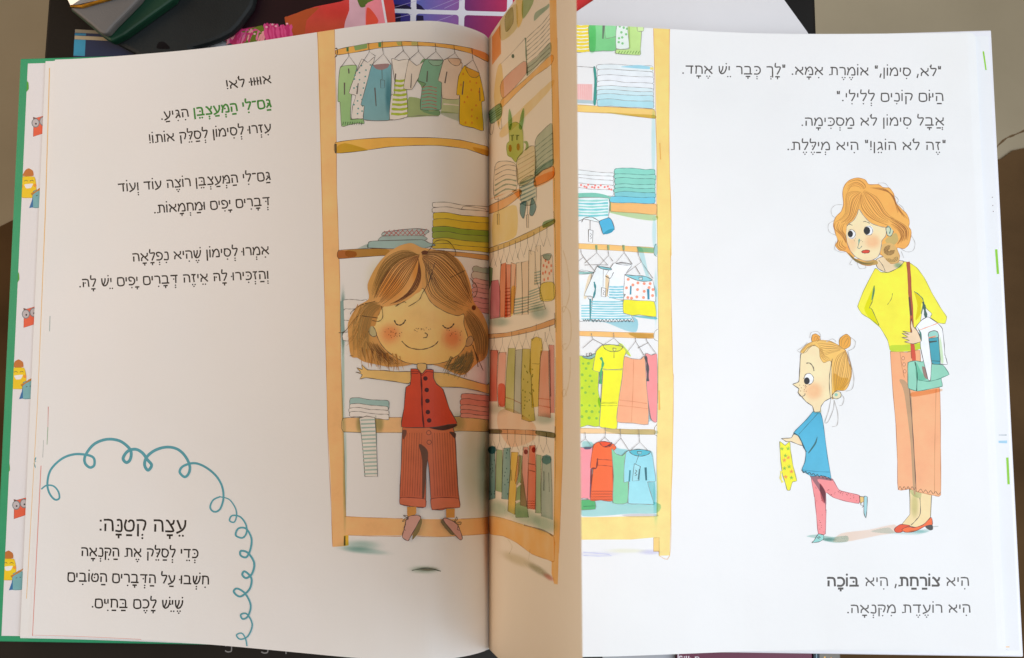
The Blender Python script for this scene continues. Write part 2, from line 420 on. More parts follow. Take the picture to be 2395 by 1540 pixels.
# ================================================================== THE BOOK
GREEN = surf_mat('green_cover_paper', '#35a372', rough=.5, var=.05, bump=.1)
WHITEC = surf_mat('white_cover_laminate', '#efeef2', rough=.3, spec=.45, var=.015)
ENDP = paper_mat('endpaper', '#f0eef0')
book = empty('picture_book', (0, 0, 0))
tag(book, 'large open picture book with one page standing upright at its spine', 'book')
XL, XR = -2.318, 2.318
lc = slab('cover', [(XL, -1.4), (-.075, -1.4), (-.075, 1.4), (XL, 1.4)], -.035, 0.0, GREEN, book, .006)
lc['label'] = 'green cover board under the bulging pages'
rc = slab('cover', [(.075, -1.4), (XR, -1.4), (XR, 1.4), (.075, 1.4)], -.035, 0.0, WHITEC, book, .006)
rc['label'] = 'white cover board under the flat pages'
sp = slab('spine', [(-.06, -1.395), (.06, -1.395), (.06, 1.395), (-.06, 1.395)], -.05, -.014, GREEN, book, .004)
Y0, Y1 = -1.362, 1.375
SP = (0.0125, .128)
endL = Surf([(-2.275, .003), (-.3, .004), (-.08, .02)], -1.372, 1.372, smooth=False)
eo = endL.sheet('endpaper', ENDP, book, thick=.002)
endR = Surf([(.08, .02), (.3, .004), (2.302, .003)], -1.372, 1.372, smooth=False)
eo2 = endR.sheet('endpaper', paper_mat('white_endpaper', '#f1f1f2'), book, thick=.002)
leftp = [(-2.118, .034), (-1.95, .04), (-1.71, .064), (-1.40, .106), (-1.12, .162), (-.78, .25), (-.58, .302), (-.42, .332), (-.256, .341), (-.175, .325),
         (-.098, .281), (-.045, .235), (-.006, .185), (.006, .155), SP]
rightp = [(.018, .128), (.03, .17), (.08, .225), (.17, .262), (.28, .266), (.40, .247), (.565, .227), (.81, .18), (1.11, .12), (1.36, .085), (1.64, .06), (2.0, .04), (2.197, .034)]
leafp = [SP, (.018, .15), (.045, .225), (.085, .33), (.125, .432), (.166, .53), (.21, .645), (.25, .76), (.286, .88), (.315, 1.0), (.345, 1.17), (.366, 1.36), (.380, 1.55), (.390, 1.76), (.396, 2.0), (.399, 2.28)]
S_L = Surf(leftp, Y0, Y1, 1, 5); S_R = Surf(rightp, Y0, Y1, 1, 5); S_F = Surf(leafp, Y0, Y1, 1, 5)
def under(prof, f, edge, dz):                      # a page further down in the stack
    out = []
    for x, z in prof: out.append((x, .006 + (z-.006)*f - dz))
    if prof[0][0] < -1: out[0] = (edge, out[0][1]-.001)
    else: out[-1] = (edge, out[-1][1]-.001)
    return out
pages = []
for k, (e, f) in enumerate([(-2.128, .90), (-2.170, .80), (-2.166, .70), (-2.172, .6)]):
    su = Surf(under(leftp, f, e, .0), Y0-.006*(k+1)*.6, Y1-.004, 1, 3); pages.append(su)
    o = su.sheet('page', PAPER, book, thick=.003)
for k, (e, f) in enumerate([(2.209, .9), (2.222, .78), (2.231, .66), (2.218, .54), (2.238, .42), (2.225, .3)]):
    su = Surf(under(rightp, f, e, .0), Y0-.004*k, Y1-.003*k+.004, 1, 3)
    o = su.sheet('page', PAPER, book, thick=.003)
pageL = S_L.sheet('page', PAPER, book, thick=.003); pageL['label'] = 'bulging page with printed girl'
pageR = S_R.sheet('page', PAPER, book, thick=.003); pageR['label'] = 'flat page with printed woman and child'
leaf = S_F.sheet('page', LEAFP, book); leaf['label'] = 'page standing upright at the spine'
# ================================================================== THE PRINT
PEN = '#544a44'; PEN2 = '#8d8580'; WOOD = '#ffd08a'; WOODR = '#ffd98a'
def S(v): return v * SRC
# ---- lettering, left page
TX = '#2e2a27'; TG = '#3f8f3a'
t = Ink(S_L, 'lettering', pageL, 2)
def ll(fr, parts, r, l, h, w):
    (a,), (b,) = fr('%g,%g' % r), fr('%g,%g' % l); q = fr('0,0 0,%g 0,%g' % (h, w))
    hebrew(t, parts, a, b, q[1][1]-q[0][1], (q[2][1]-q[0][1])*1.18); t.cut('lettering')
ll(J_, [('אוּוּוּוּ לֹא!', TX, 1)], (2116, 648), (1775, 695), 56, 9.5)
ll(J_, [('גַּם־לִי הַמְּעַצְבֵּן', TG, 1.25), (' הִגִּיעַ.', TX, 1)], (2116, 836), (1262, 934), 56, 9.5)
ll(J_, [('עִזְרוּ לְסִימוֹן לְסַלֵּק אוֹתוֹ!', TX, 1)], (2116, 1028), (1170, 1118), 56, 9.5)
ll(J_, [('גַּם־לִי הַמְּעַצְבֵּן רוֹצֶה עוֹד וְעוֹד', TX, 1)], (2110, 1404), (928, 1497), 56, 9.5)
ll(K_, [('דְּבָרִים יָפִים וּמַחְמָאוֹת.', TX, 1)], (2106, 204), (1207, 268), 56, 9.5)
ll(K_, [('אִמְרוּ לְסִימוֹן שֶׁהִיא נִפְלָאָה', TX, 1)], (2098, 588), (1040, 645), 56, 9.5)
ll(K_, [('וְהַזְכִּירוּ לָהּ אֵיזֶה דְּבָרִים יָפִים יֵשׁ לָהּ.', TX, 1)], (2095, 780), (622, 846), 56, 9.5)
ll(L_, [('עֵצָה קְטַנָּה:', TX, 1)], (1205, 716), (650, 710), 70, 11)
ll(L_, [('כְּדֵי לְסַלֵּק אֶת הַקִּנְאָה', TX, 1)], (1283, 885), (530, 873), 50, 8.5)
ll(L_, [('חִשְׁבוּ עַל הַדְּבָרִים הַטּוֹבִים', TX, 1)], (1353, 1058), (442, 1036), 50, 8.5)
ll(L_, [('שֶׁיֵּשׁ לָכֶם בַּחַיִּים.', TX, 1)], (1185, 1215), (598, 1206), 50, 8.5)
t.done()
# ---- lettering, right page
t = Ink(S_R, 'lettering', pageR, 2)
TR = '#55504c'
ll(M_, [('"לֹא, סִימוֹן," אוֹמֶרֶת אִמָּא. "לָךְ כְּבָר יֵשׁ אֶחָד.', TR, 1)], (1910, 443), (405, 428), 42, 6.6)
ll(M_, [('הַיּוֹם קוֹנִים לְלִילִי."', TR, 1)], (1922, 588), (1305, 588), 42, 6.6)
ll(M_, [('אֲבָל סִימוֹן לֹא מַסְכִּימָה.', TR, 1)], (1926, 730), (1100, 732), 42, 6.6)
ll(M_, [('"זֶה לֹא הוֹגֵן!" הִיא מְיַלֶּלֶת.', TR, 1)], (1937, 873), (1018, 873), 42, 6.6)
ll(H_, [('הִיא ', TR, 1), ('צוֹרַחַת', TR, 1.5), (', הִיא ', TR, 1), ('בּוֹכָה', TR, 1.5)], (1925, 741), (735, 743), 66, 10)
ll(H_, [('הִיא רוֹעֶדֶת מִקִּנְאָה.', TR, 1)], (1937, 967), (903, 971), 62, 10)
t.done()
# ---- the curled blue border
c = Ink(S_L, 'border_print', pageL, 1, label='blue hand-drawn looping line round the lower text')
CB = '#5aa6b4'
def curl(txt, w0, w1): c.line(L_(txt), CB, w0, ramp=True, wob=.25, n=7, ends=lambda t: 1+(w1/w0-1)*math.sin(math.pi*t))
curl('270,440 300,418 345,420 378,455 385,500 355,508 320,465 308,400 330,315 400,245 480,215 560,218 608,238 612,285 583,300 552,270 556,220 610,150 690,118 770,125 825,160 852,200 845,250 820,268 800,240 830,195 880,182 925,205 958,250 985,285 962,318 940,285 952,235 1005,190 1080,168 1150,180 1200,222 1232,285 1228,335 1200,362 1168,330 1190,292 1260,272 1330,295 1400,350 1442,420 1452,500 1430,570 1392,588 1366,560 1385,512 1430,490', 3.4, 7.0)
curl('1430,490 1490,508 1530,565 1537,615 1522,655 1492,645 1508,613 1560,620 1598,670 1602,725 1575,757 1532,740 1550,696 1600,698 1634,760 1628,830 1602,882 1565,872 1566,842 1612,855 1652,920 1638,990 1600,1018 1575,996 1592,975 1634,1020 1622,1090 1562,1138 1520,1108 1542,1086 1595,1120 1630,1195 1612,1265 1578,1284 1566,1255 1606,1252 1640,1320 1612,1395 1562,1415 1538,1388 1572,1376 1596,1410 1606,1458', 2.6, 4.6)
c.done()
e = Ink(pages[1], 'border_print', [o for o in book.children if o.name.startswith('page')][1], 1)
e.line(L_('268,205 235,235 222,275 240,310 258,290 250,262 232,262'), CB, 2.6, ramp=True); e.done()
e = Ink(S_L, 'edge_print', pageL, 1)
e.line(Z_('96,1090 76,1488'), '#e08a80', 1.5, sm=False); e.cut('edge_print'); e.line(Z_('76,1486 330,1496'), '#eaa59a', 1.2, sm=False)
e.cut('edge_print'); e.line(Z_('113,952 112,1000'), '#c87a70', 1.4); e.cut('edge_print'); e.line(Z_('112,1000 110,1040'), '#8fb08a', 1.3); e.cut('edge_print'); e.line(Z_('117,740 116,775'), '#9fb4b0', 1.5)
e.cut('edge_print'); e.line(Z_('102,1030 100,1070'), '#8a9a95', 1.1)
e.done()
# ---- shelf on the left page
b = Ink(S_L, 'shelf_print', pageL, 1, label='orange wooden wardrobe shelf with rail')
b.poly(A_('84,236 218,205 228,800')+B_('235,0 262,760')+C_('268,0 290,560 308,1240 600,1255 760,1262 900,1262 1100,1262 1420,1245 1423,1375 1250,1388 1000,1400 850,1390 600,1392 328,1388 330,1465 290,1475 205,1480 190,1000 165,500 155,0')+B_('135,700 120,200'), WOOD, sm=False, col2='#fbc384', film=False)
b.poly(C_('290,1392 326,1388 328,1468 290,1475'), '#efc03e', sm=False); b.poly(C_('292,1395 305,1395 305,1470 290,1470'), '#6a5a30', sm=False)
for l in (A_('218,205 226,500 232,800')+B_('235,0 248,400 262,900 268,1400')+C_('290,600 300,1000 308,1240'), C_('300,1243 500,1252 750,1258'), C_('1210,1262 1420,1245'), C_('328,1388 500,1395 740,1398'), C_('850,1395 1000,1402 1250,1390 1423,1375'), A_('84,236 100,600')+B_('118,0 135,700')+C_('155,100 170,700 190,1100 203,1475')):
    b.line(l, '#c98a4a', 1.1)
b.poly(A_('225,1115 400,1090 640,1075 1000,1078 1200,1095 1418,1150 1418,1222 1250,1165 1050,1140 850,1138 640,1150 400,1185 225,1198'), '#fbc45e', n=3, ol=PEN, olw=1.1)
b.poly(A_('235,1150 300,1120 420,1150 480,1175 400,1186 235,1198'), '#b6b356', film=True); b.poly(A_('1300,1150 1418,1180 1418,1222 1330,1190'), '#b58c4c', film=True)
b.poly(A_('222,1125 236,1125 236,1195 222,1198'), '#5a4c38', sm=False)
b.poly(A_('230,392 330,368 480,342 600,330 760,324 900,330 1010,338 1150,354 1290,380 1418,430 1418,488 1290,422 1150,386 1010,366 900,360 760,360 560,378 400,408 235,432'), '#fbbd5e', n=3, ol=PEN, olw=1.1)
for q, cc in (('310,372 330,370 330,400 312,405', '#5f9a5c'), ('370,362 475,342 475,378 380,398', '#8fb270'), ('560,335 585,332 585,368 562,372', '#5f9a5c'), ('700,328 745,325 745,355 715,358', '#b9b868'), ('820,326 870,328 870,356 820,356', '#c9c070'), ('1280,378 1415,428 1415,485 1290,425', '#f0a05a')):
    b.poly(A_(q), cc, sm=False)
b.line(A_('225,380 240,385 238,430 222,450'), '#5a5440', 2.2)
b.poly(B_('250,560 450,548 640,545 800,540 1000,560 1200,575 1418,600 1418,640 1200,608 900,600 600,602 400,615 250,625'), '#d9a465', n=3, ol=PEN, olw=1.1)
b.poly(B_('250,565 380,570 380,612 250,625'), '#a8624a', film=True); b.poly(B_('330,556 620,548 620,598 330,612'), '#b8b070', film=True)
b.poly(C_('285,475 450,470 750,468 1000,470 1200,462 1420,488 1420,578 1200,575 1000,590 750,588 290,582'), '#fbcb90', n=3, ol=PEN, olw=1.1)
b.glow(*C_('420,520')[0], 14, 30, '#7b9a84'); b.glow(*C_('570,520')[0], 14, 28, '#7b9a84'); b.glow(*C_('1180,510')[0], 24, 30, '#8fa58a')
for q, rx, ry in (('285,200', 5, 190), ('300,900', 6, 180)):
    (p,) = C_(q); b.glow(p[0], p[1], rx, ry, '#9cc4b8', core=.5)
for x in (262, 268):
    (p,) = B_('%d,1100' % (x+20)); b.glow(p[0], p[1], 8, 90, '#8fb0ac', core=.5)
b.glow(*C_('420,1470')[0], 62, 17, '#8fb8ae'); b.glow(*C_('450,1510')[0], 75, 10, '#7fb0a8', ang=.1)
b.glow(*N_('1130,395')[0], 45, 12, '#7f9a86'); b.glow(*N_('1150,392')[0], 32, 6, '#6d5a4a'); b.line(N_('1050,400 1150,385 1240,405'), '#5d6455', 2.2)
(p,) = C_('1330,780'); b.glow(p[0], p[1], 55, 190, '#d7c9a8')
b.glow(*C_('1400,900')[0], 22, 200, '#9ab0a4'); b.glow(*C_('1405,1200')[0], 10, 260, '#d9a080')
b.done()
def hang(ink, fr, hook, l, r, col=PEN, w=1.1):
    h = fr(hook); a = fr(l); c_ = fr(r); ink.line([h[0], (h[0][0]+.8, (h[0][1]+h[1][1])/2), h[1]], col, w)
    ink.line([a[0], h[1], c_[0]], col, w, sm=False)
g = Ink(S_L, 'garment_print', pageL, 90, label='row of green, blue and yellow tops on hangers')
hg = [('322,372 334,440', '270,528', '392,520'), ('485,340 492,408', '395,560', '540,440'), ('592,322 602,424', '512,508', '662,505'), ('745,330 757,398', '690,458', '815,470'), ('868,330 874,405', '800,470', '930,470'), ('1005,340 1010,405', '940,462', '1065,470'), ('1150,358 1158,418', '1080,470', '1215,500'), ('1290,380 1298,470', '1235,520', '1345,570')]
g.poly(A_('800,760 880,770 1030,850 1032,908 940,910 785,918 780,830'), '#a9bf85', n=3)
g.poly(A_('1060,768 1190,772 1190,890 1050,885'), '#c4d0a0', sm=False); g.line(A_('1070,815 1185,825'), '#efe6d8', 3)
g.poly(A_('885,500 930,480 940,850 1032,860 1032,905 890,860 900,690 860,620'), '#7fa878', film=False)
g.poly(A_('1040,870 1190,890 1200,950 1060,900'), '#c6d3c0', film=True)
g.cut('garment_print'); g.poly(A_('265,525 330,512 395,515 372,620 352,760 345,925 440,930 452,968 400,965 340,975 275,988 262,800 246,795 250,640'), '#b4dc9a', ol=PEN, olw=1, n=3, col2='#9acb8b')
g.cut('garment_print'); g.poly(A_('392,558 432,462 480,490 535,445 505,560 470,700 445,925 400,928 352,930 362,830 386,748 332,728'), '#f1ede6', ol=PEN, olw=1, n=3)
for q in '430,515 465,550 415,570 460,600 392,555 375,620 415,625 452,650 395,680 445,690 372,690 400,790 425,745 405,850 435,870 372,820 400,890 500,510 380,590 435,780 440,830'.split(): g.dot(*A_(q)[0], 2.0, '#62a9a5')
g.cut('garment_print'); g.poly(A_('512,508 580,545 662,505 660,700 655,935 560,946 445,938 452,830 425,820 470,660'), '#7dbccb', ol=PEN, olw=1.1, n=3, col2='#86b8bf')
g.poly(A_('525,510 640,500 635,530 590,548 545,540'), '#a98a8c'); g.line(A_('590,548 592,620'), PEN, 1); g.poly(A_('580,625 612,630 610,690 580,690'), '#7fb6c4', sm=False, ol=PEN, olw=.9)
g.glow(*A_('640,750')[0], 10, 60, '#7aa0aa')
g.cut('garment_print'); g.poly(A_('665,462 720,475 800,468 778,640 790,912 650,936 662,745 688,742 690,640'), '#f3eee4', ol=PEN, olw=1.1, n=3)
for k in range(8):
    y = 632+k*37; g.line(A_('%d,%d %d,%d %d,%d' % (695-k*4, y, 735, y+4, 772+k*2, y-4)), '#b6cc45', 5.6, wob=.15)
g.cut('garment_print'); g.poly(A_('800,470 860,515 920,482 905,520 880,600 825,700 760,695 772,600'), '#efe6d8', ol=PEN, olw=1, n=3)
g.cut('garment_print'); g.poly(A_('930,465 990,470 1065,470 1070,560 1055,660 1050,850 1030,862 890,856 905,690 935,655 872,630 900,520'), '#88bb9c', ol=PEN, olw=1.1, n=3)
for k in range(7): g.line(A_('%d,%d 960,%d %d,%d' % (908-k, 685+k*27, 678+k*27, 1015, 690+k*27)), '#b9736a', 1.8)
g.poly(A_('955,475 1062,478 1040,512 985,512'), '#9cc2a6', ol=PEN, olw=1)
g.cut('garment_print'); g.poly(A_('1072,470 1140,460 1215,500 1198,640 1190,775 1060,770 1055,650 1028,628'), '#f1ddc8', ol=PEN, olw=1, n=3); g.poly(A_('1105,460 1205,465 1185,515 1135,505'), '#e9c9ac', ol=PEN, olw=1)
g.cut('garment_print'); g.poly(A_('1232,515 1300,560 1345,575 1372,680 1388,790 1365,800 1380,1022 1300,1000 1193,970 1196,750 1170,742 1186,600'), '#f2cb2c', ol=PEN, olw=1.1, n=3)
g.poly(A_('1240,530 1290,545 1348,575 1325,608 1275,598'), '#e5b43e', ol=PEN, olw=1)
for q in '1222,580 1275,640 1325,650 1205,665 1345,720 1285,705 1255,760 1232,800 1322,825 1290,860 1288,910 1240,960 1330,925 1290,960'.split(): g.dot(*A_(q)[0], 2.1, '#e89a30', 3)
g.cut('fold_line_print')
for q in ('298,650 298,740', '405,655 395,735', '535,690 545,830', '697,580 690,660', '822,580 815,690', '945,560 940,640', '1095,565 1080,650', '1225,640 1215,740', '1350,690 1352,790', '330,540 333,575'): g.line(A_(q), '#6b625c', 2.2)
for k in range(9): g.line(A_('%d,%d %d,%d' % (290+k*18, 955, 285+k*18, 978)), '#4f6a45', 1.2)
for h in hg: hang(g, A_, *h)
g.line(A_('345,935 440,930'), PEN, 1)
g.line(A_('445,938 560,946 700,938 785,918 900,905 1030,910'), PEN2, 1)
g.done()
# ---- towels on the left page
g = Ink(S_L, 'towel_print', pageL, 90, label='stack of yellow and green folded towels')
def pile(ink, fr, rows, xl, xr, curve=0, jit=5, lw=1.0, pen=PEN):
    """rows: (top, bottom, colour) of folded cloth, rounded at the ends"""
    for y0, y1, col in rows:
        ink.cut('towel_print'); h = y1-y0; a = random.uniform(-jit, jit); b_ = random.uniform(-jit, jit)
        mid = (xl+xr)/2; q = (xl+a, y0+h*.5), (xl+10+a, y0+2), ((xl+mid)/2, y0-2), (mid, y0+curve*.5), ((mid+xr)/2, y0+3+curve*.6), (xr-8+b_, y0+curve), (xr+b_, y0+h*.5+curve), (xr-8+b_, y1+curve), ((mid+xr)/2, y1+3+curve*.6), (mid, y1-2+curve*.5), ((xl+mid)/2, y1+2), (xl+10+a, y1)
        q = [(x_, y_+random.uniform(-2.6, 2.6)) for x_, y_ in q]; ink.poly(fr(' '.join('%g,%g' % p for p in q)), col, ol=pen, olw=lw, n=4)
W_ = '#f4efe8'
pile(g, B_, [(187, 225, W_), (225, 268, W_), (268, 318, '#e9cf45'), (316, 378, '#e3c63e'), (376, 420, '#8faa3c'), (418, 468, '#9db045'), (466, 512, '#dcc844'), (508, 545, '#e0c43e')], 985, 1440, 36)
g.line(B_('1210,240 1240,215 1400,240'), PEN, 1)
g.poly(B_('590,445 600,420 700,405 850,390 950,402 955,418 900,450 750,448'), '#b9c8c6', ol=PEN, n=3)
for k in range(9): g.line(B_('%d,%d %d,%d' % (610+k*36, 446-k*1, 650+k*36, 402-k)), '#b96a66', 1.6, sm=False); g.line(B_('%d,%d %d,%d' % (610+k*36, 412-k, 655+k*34, 446)), '#b96a66', 1.6, sm=False)
g.poly(B_('560,480 600,450 900,446 945,470 900,490 600,500'), '#a9c2bf', ol=PEN2, n=3)
g.poly(B_('480,540 485,500 520,488 900,478 950,500 1010,520 900,548 640,548'), '#a6c4c0', ol=PEN, n=3); g.poly(B_('400,548 480,510 480,548'), '#b9cdc8', film=True)
pile(g, B_, [(685, 730, '#b9c0b0'), (728, 782, '#d8d0c0'), (782, 820, '#e9b9ad'), (818, 850, '#eabcb0'), (850, 885, '#e9b4a8'), (885, 925, '#eebfb2'), (925, 965, '#e6aca4'), (962, 1005, '#e8b0a6'), (1005, 1040, '#e4a89e')], 1290, 1440, 18, pen='#8a5f5a')
pile(g, B_, [(948, 1020, W_), (1020, 1110, W_), (1110, 1200, W_), (1200, 1265, W_)], 285, 480, 0, pen=PEN)
g.poly(B_('265,960 290,950 300,1190 270,1205'), '#8fb0ac', sm=False)
pile(g, C_, [(318, 385, '#a8ccc8'), (362, 400, W_), (395, 430, W_), (425, 462, W_)], 335, 642, 22)
pile(g, C_, [(282, 330, '#e79c8c'), (326, 372, '#e8917f'), (370, 410, '#ea9c8a'), (408, 442, '#e58f80'), (440, 470, '#eb9f8e')], 1200, 1450, 20)
g.poly(C_('415,475 470,458 535,470 545,600 556,930 458,930 440,700'), '#efeae0', sm=False, ol=PEN)
for k in range(15): g.line(C_('%g,%d %g,%d' % (428+k*2, 490+k*30, 533+k*1.2, 486+k*30)), '#a9c4ba', 3.2, sm=False, wob=.2)
g.poly(C_('538,470 548,470 552,660 545,690'), '#8fa89c', film=True)
g.done()
# ---- girl on the left page
SK = '#ffdc94'; HA = '#e6b26c'; HL = '#74482a'
g = Ink(S_L, 'girl_print', pageL, 420, label='smiling girl with brown hair, red top and striped trousers')
g.poly(C_('868,40 935,40 945,95 985,115 1100,125 1210,160 1400,215 1425,190 1425,285 1330,260 1200,235 1040,230 1000,215 900,120 800,205 700,190 550,170 465,158 420,170 440,135 388,115 430,120 395,80 440,95 435,55 480,98 600,102 700,112 820,110 880,95'), '#efc87c', ol=PEN, n=3)
g.poly(B_('350,1385 330,1230 330,1120 400,1000 490,940 480,830 540,700 620,600 720,530 820,505 900,540 1000,555 1100,590 1180,630 1240,720 1280,840 1300,960 1370,1060 1412,1180 1408,1360 1370,1420 1330,1440 1230,1530 1150,1520 1040,1470 900,1440 760,1465 640,1470 540,1450 450,1430 400,1400'), HA, n=4, col2='#dca45c')
for c1, a in (('#d8cc88', '420,1250'), ('#d8cc88', '560,780')):
    (p,) = B_(a); g.glow(p[0], p[1], 38, 60, c1, p=.3)
g.poly(B_('640,960 700,990 760,950 850,900 905,860 925,880 960,950 1010,1000 1100,1050 1180,1072 1225,1060 1225,1140 1255,1240 1240,1300 1190,1370 1100,1425 1000,1450 870,1452 760,1430 660,1370 590,1300 550,1220 520,1130 570,1060 590,1000'), SK, col2='#fccb78', ol=PEN, n=4)
g.poly(B_('485,1165 510,1145 540,1180 550,1225 520,1235 495,1210'), '#c9bd8c', ol=PEN); g.poly(B_('1250,1250 1280,1230 1298,1260 1280,1300 1240,1310'), '#c6a070', ol=PEN)
g.poly(B_('520,960 600,975 640,965 590,1020 560,1080 540,1150 500,1160 470,1250 430,1200 450,1050'), '#cf9650', n=4)
g.glow(*B_('655,1210')[0], 36, 36, '#e8707a', p=.45); g.glow(*B_('1130,1250')[0], 36, 38, '#e4647a', p=.45); g.glow(*B_('655,1210')[0], 22, 22, '#f3a184', p=.45); g.glow(*B_('1130,1250')[0], 22, 23, '#ee9880', p=.45)
for _ in range(46):
    x = random.gauss(0, 1); a = random.choice([(660, 1195, 60, 26), (900, 1175, 90, 16), (1130, 1215, 70, 26), (700, 1225, 40, 22)])
    (p,) = B_('%g,%g' % (a[0]+x*a[2]*.6, a[1]+random.gauss(0, 1)*a[3]*.6)); g.dot(p[0], p[1], 1.1, '#8a5230', k=5)
g.line(B_('690,1110 705,1138 735,1145 760,1130 775,1106'), '#3e3430', 2.4); g.line(B_('1062,1148 1080,1165 1105,1170 1130,1158 1147,1135'), '#3e3430', 2.4)
g.line(B_('748,1272 800,1318 880,1335 950,1325 1000,1300 1025,1272'), '#5f4632', 1.9); g.line(B_('925,1206 942,1215 940,1238 915,1244'), '#5f4632', 1.9)
# fringe and side hair, combed
g.poly(B_('545,935 620,760 760,620 880,600 905,850 850,905 780,955 700,985 610,1000 500,960'), '#eab068', n=4); g.poly(B_('890,600 1000,620 1120,680 1200,790 1270,900 1300,990 1220,1040 1120,1010 1020,960 950,880 905,800'), '#e2aa60', n=4)
g.glow(*B_('660,850')[0], 40, 45, '#e08a3c', ang=.6, p=.45); g.glow(*B_('860,740')[0], 14, 50, '#eaa050', p=.45)
fl_ = g.flow
fl_(B_('900,585 700,640 580,800 520,950'), B_('880,610 830,740 740,880 600,985'), 24, HL, 1.4)
fl_(B_('880,600 760,560 600,650 500,900'), B_('900,590 740,640 620,760 540,940'), 20, '#8f6c38', 1.2)
fl_(B_('870,620 900,760 850,880 720,970'), B_('880,620 860,760 780,900 640,990'), 16, HL, 1.2)
fl_(B_('905,600 1040,600 1200,760 1290,960'), B_('900,620 960,760 1080,930 1260,1010'), 26, HL, 1.3)
fl_(B_('930,640 930,780 980,930 1200,1060'), B_('960,640 1000,780 1080,900 1240,1010'), 12, '#6a5030', 1.1)
fl_(B_('900,580 1080,560 1220,700 1290,940'), B_('900,600 1060,610 1180,760 1270,960'), 12, '#8a6030', 1.2)
fl_(B_('560,960 440,1000 365,1150 372,1400'), B_('600,1000 520,1080 490,1300 500,1450'), 26, '#a08048', 1.2)
fl_(B_('460,1260 500,1340 560,1420 560,1450'), B_('560,1280 620,1360 700,1420 750,1465'), 20, '#7a4f24', 1.4)
fl_(B_('1250,1010 1340,1100 1400,1250 1380,1420'), B_('1225,1080 1250,1150 1300,1260 1330,1440'), 26, '#96703f', 1.2)
fl_(B_('1210,1370 1180,1420 1120,1450 1050,1460'), B_('1290,1330 1290,1420 1260,1500 1200,1530'), 26, '#6a6444', 1.5)
for q in ('905,600 960,560 1010,490 1100,490 1155,560 1160,600', '540,960 430,990 360,1040 350,1060', '560,1090 480,1080 400,1080 310,1190 260,1205', '1270,780 1320,840 1320,900 1300,930', '590,1000 600,1080 570,1115 520,1110', '700,1000 760,965 780,970', '370,1385 345,1385', '1300,1330 1340,1430 1370,1500', '1290,1300 1320,1400 1330,1470', '1000,660 960,800 905,900 880,950 800,1000', '1230,720 1130,770 1115,770'): g.line(B_(q), '#4f3d2a', 1.3)
for _ in range(26):
    x = random.uniform(400, 740); y = 1375+(x-400)*.22+random.uniform(-10, 10); g.line(B_('%g,%g %g,%g %g,%g' % (x, y-60, x+12, y-10, x+random.uniform(0, 50), y+random.uniform(40, 85))), random.choice(['#b0742e', '#8a5c2c', '#c9924a']), 2.6, ends=lambda t: 1-.8*t)
for _ in range(26):
    x = random.uniform(1080, 1260); y = 1450+random.uniform(0, 50); g.line(B_('%g,%g %g,%g %g,%g' % (x+40, y-70, x+14, y-20, x-random.uniform(-20, 50), y+random.uniform(30, 70))), random.choice(['#8a7a4c', '#6f6a48', '#9a7a44']), 2.6, ends=lambda t: 1-.8*t)
for _ in range(16):
    x = random.uniform(345, 420); y = random.uniform(1080, 1380); g.line(B_('%g,%g %g,%g %g,%g' % (x+60, y-110, x+22, y-30, x-random.uniform(0, 34), y+random.uniform(10, 40))), random.choice(['#c08a44', '#8a5c2c', '#d9a55c']), 2.0, ends=lambda t: 1-.8*t)
g.dot(*B_('925,580')[0], 8, '#6b4020', 5); g.dot(*B_('1298,1010')[0], 5, '#6b4020', 6)
g.poly(C_('868,52 935,52 930,110 905,125 875,110'), '#eac27a', ol=PEN)
# top and trousers
g.poly(C_('755,545 850,548 1000,545 1130,535 1155,620 1165,800 1175,1000 1190,1170 1120,1165 1060,1190 980,1185 970,1100 960,900 945,780 935,900 930,1165 850,1165 735,1145 735,1000 745,800'), '#d8784e', n=3, ol=PEN, olw=1.4, col2='#cf6a4c')
for k in range(21):
    x = 770+k*19; x2 = 752+k*19 if x < 945 else 788+k*19.4
    if 905 < x < 975: continue
    g.line(C_('%g,%d %g,%d %g,%d' % (x, 590, (x+x2)/2, 850, x2, 1080)), '#a8583c', 1.1)
g.poly(C_('880,690 900,680 950,740 935,900 920,1090 905,1095 905,800'), '#6d4a38'); g.poly(C_('955,545 1160,520 1150,545 1060,570'), '#4a2c24')
g.poly(C_('735,1095 800,1092 930,1105 930,1168 850,1165 735,1145'), '#dd7a58', n=3, ol='#7a3a30', olw=1.4); g.poly(C_('970,1105 1060,1092 1180,1100 1190,1170 1080,1175 980,1188'), '#dd7a58', n=3, ol='#7a3a30', olw=1.4)
g.poly(C_('755,570 785,570 780,610 757,640'), '#7a5040'); g.poly(C_('1110,580 1158,590 1155,635 1130,610'), '#5a4038')
for q in ('955,588', '958,662'): g.dot(*C_(q)[0], 6, '#8a4a38'); g.dot(*C_(q)[0], 4.4, '#d8784e')
g.poly(C_('818,92 870,92 905,128 935,95 990,98 990,160 1015,210 1062,250 1110,400 1170,515 1100,525 1000,545 905,548 745,542 765,400 780,235 812,215 820,150'), '#dc5230', n=3, ol=PEN, olw=1.6, col2='#d2482c')
g.line(C_('895,125 902,250 905,400 918,545'), '#5a1f18', 3.2); g.line(C_('822,110 875,112 905,140 940,112 988,118'), '#7a2a20', 1.4); g.line(C_('822,124 875,126'), '#7a2a20', 1.2)
for q in ('930,165', '940,255', '945,340', '948,427', '958,492'): g.dot(*C_(q)[0], 5.2, '#4a1612', 5.4, k=10)
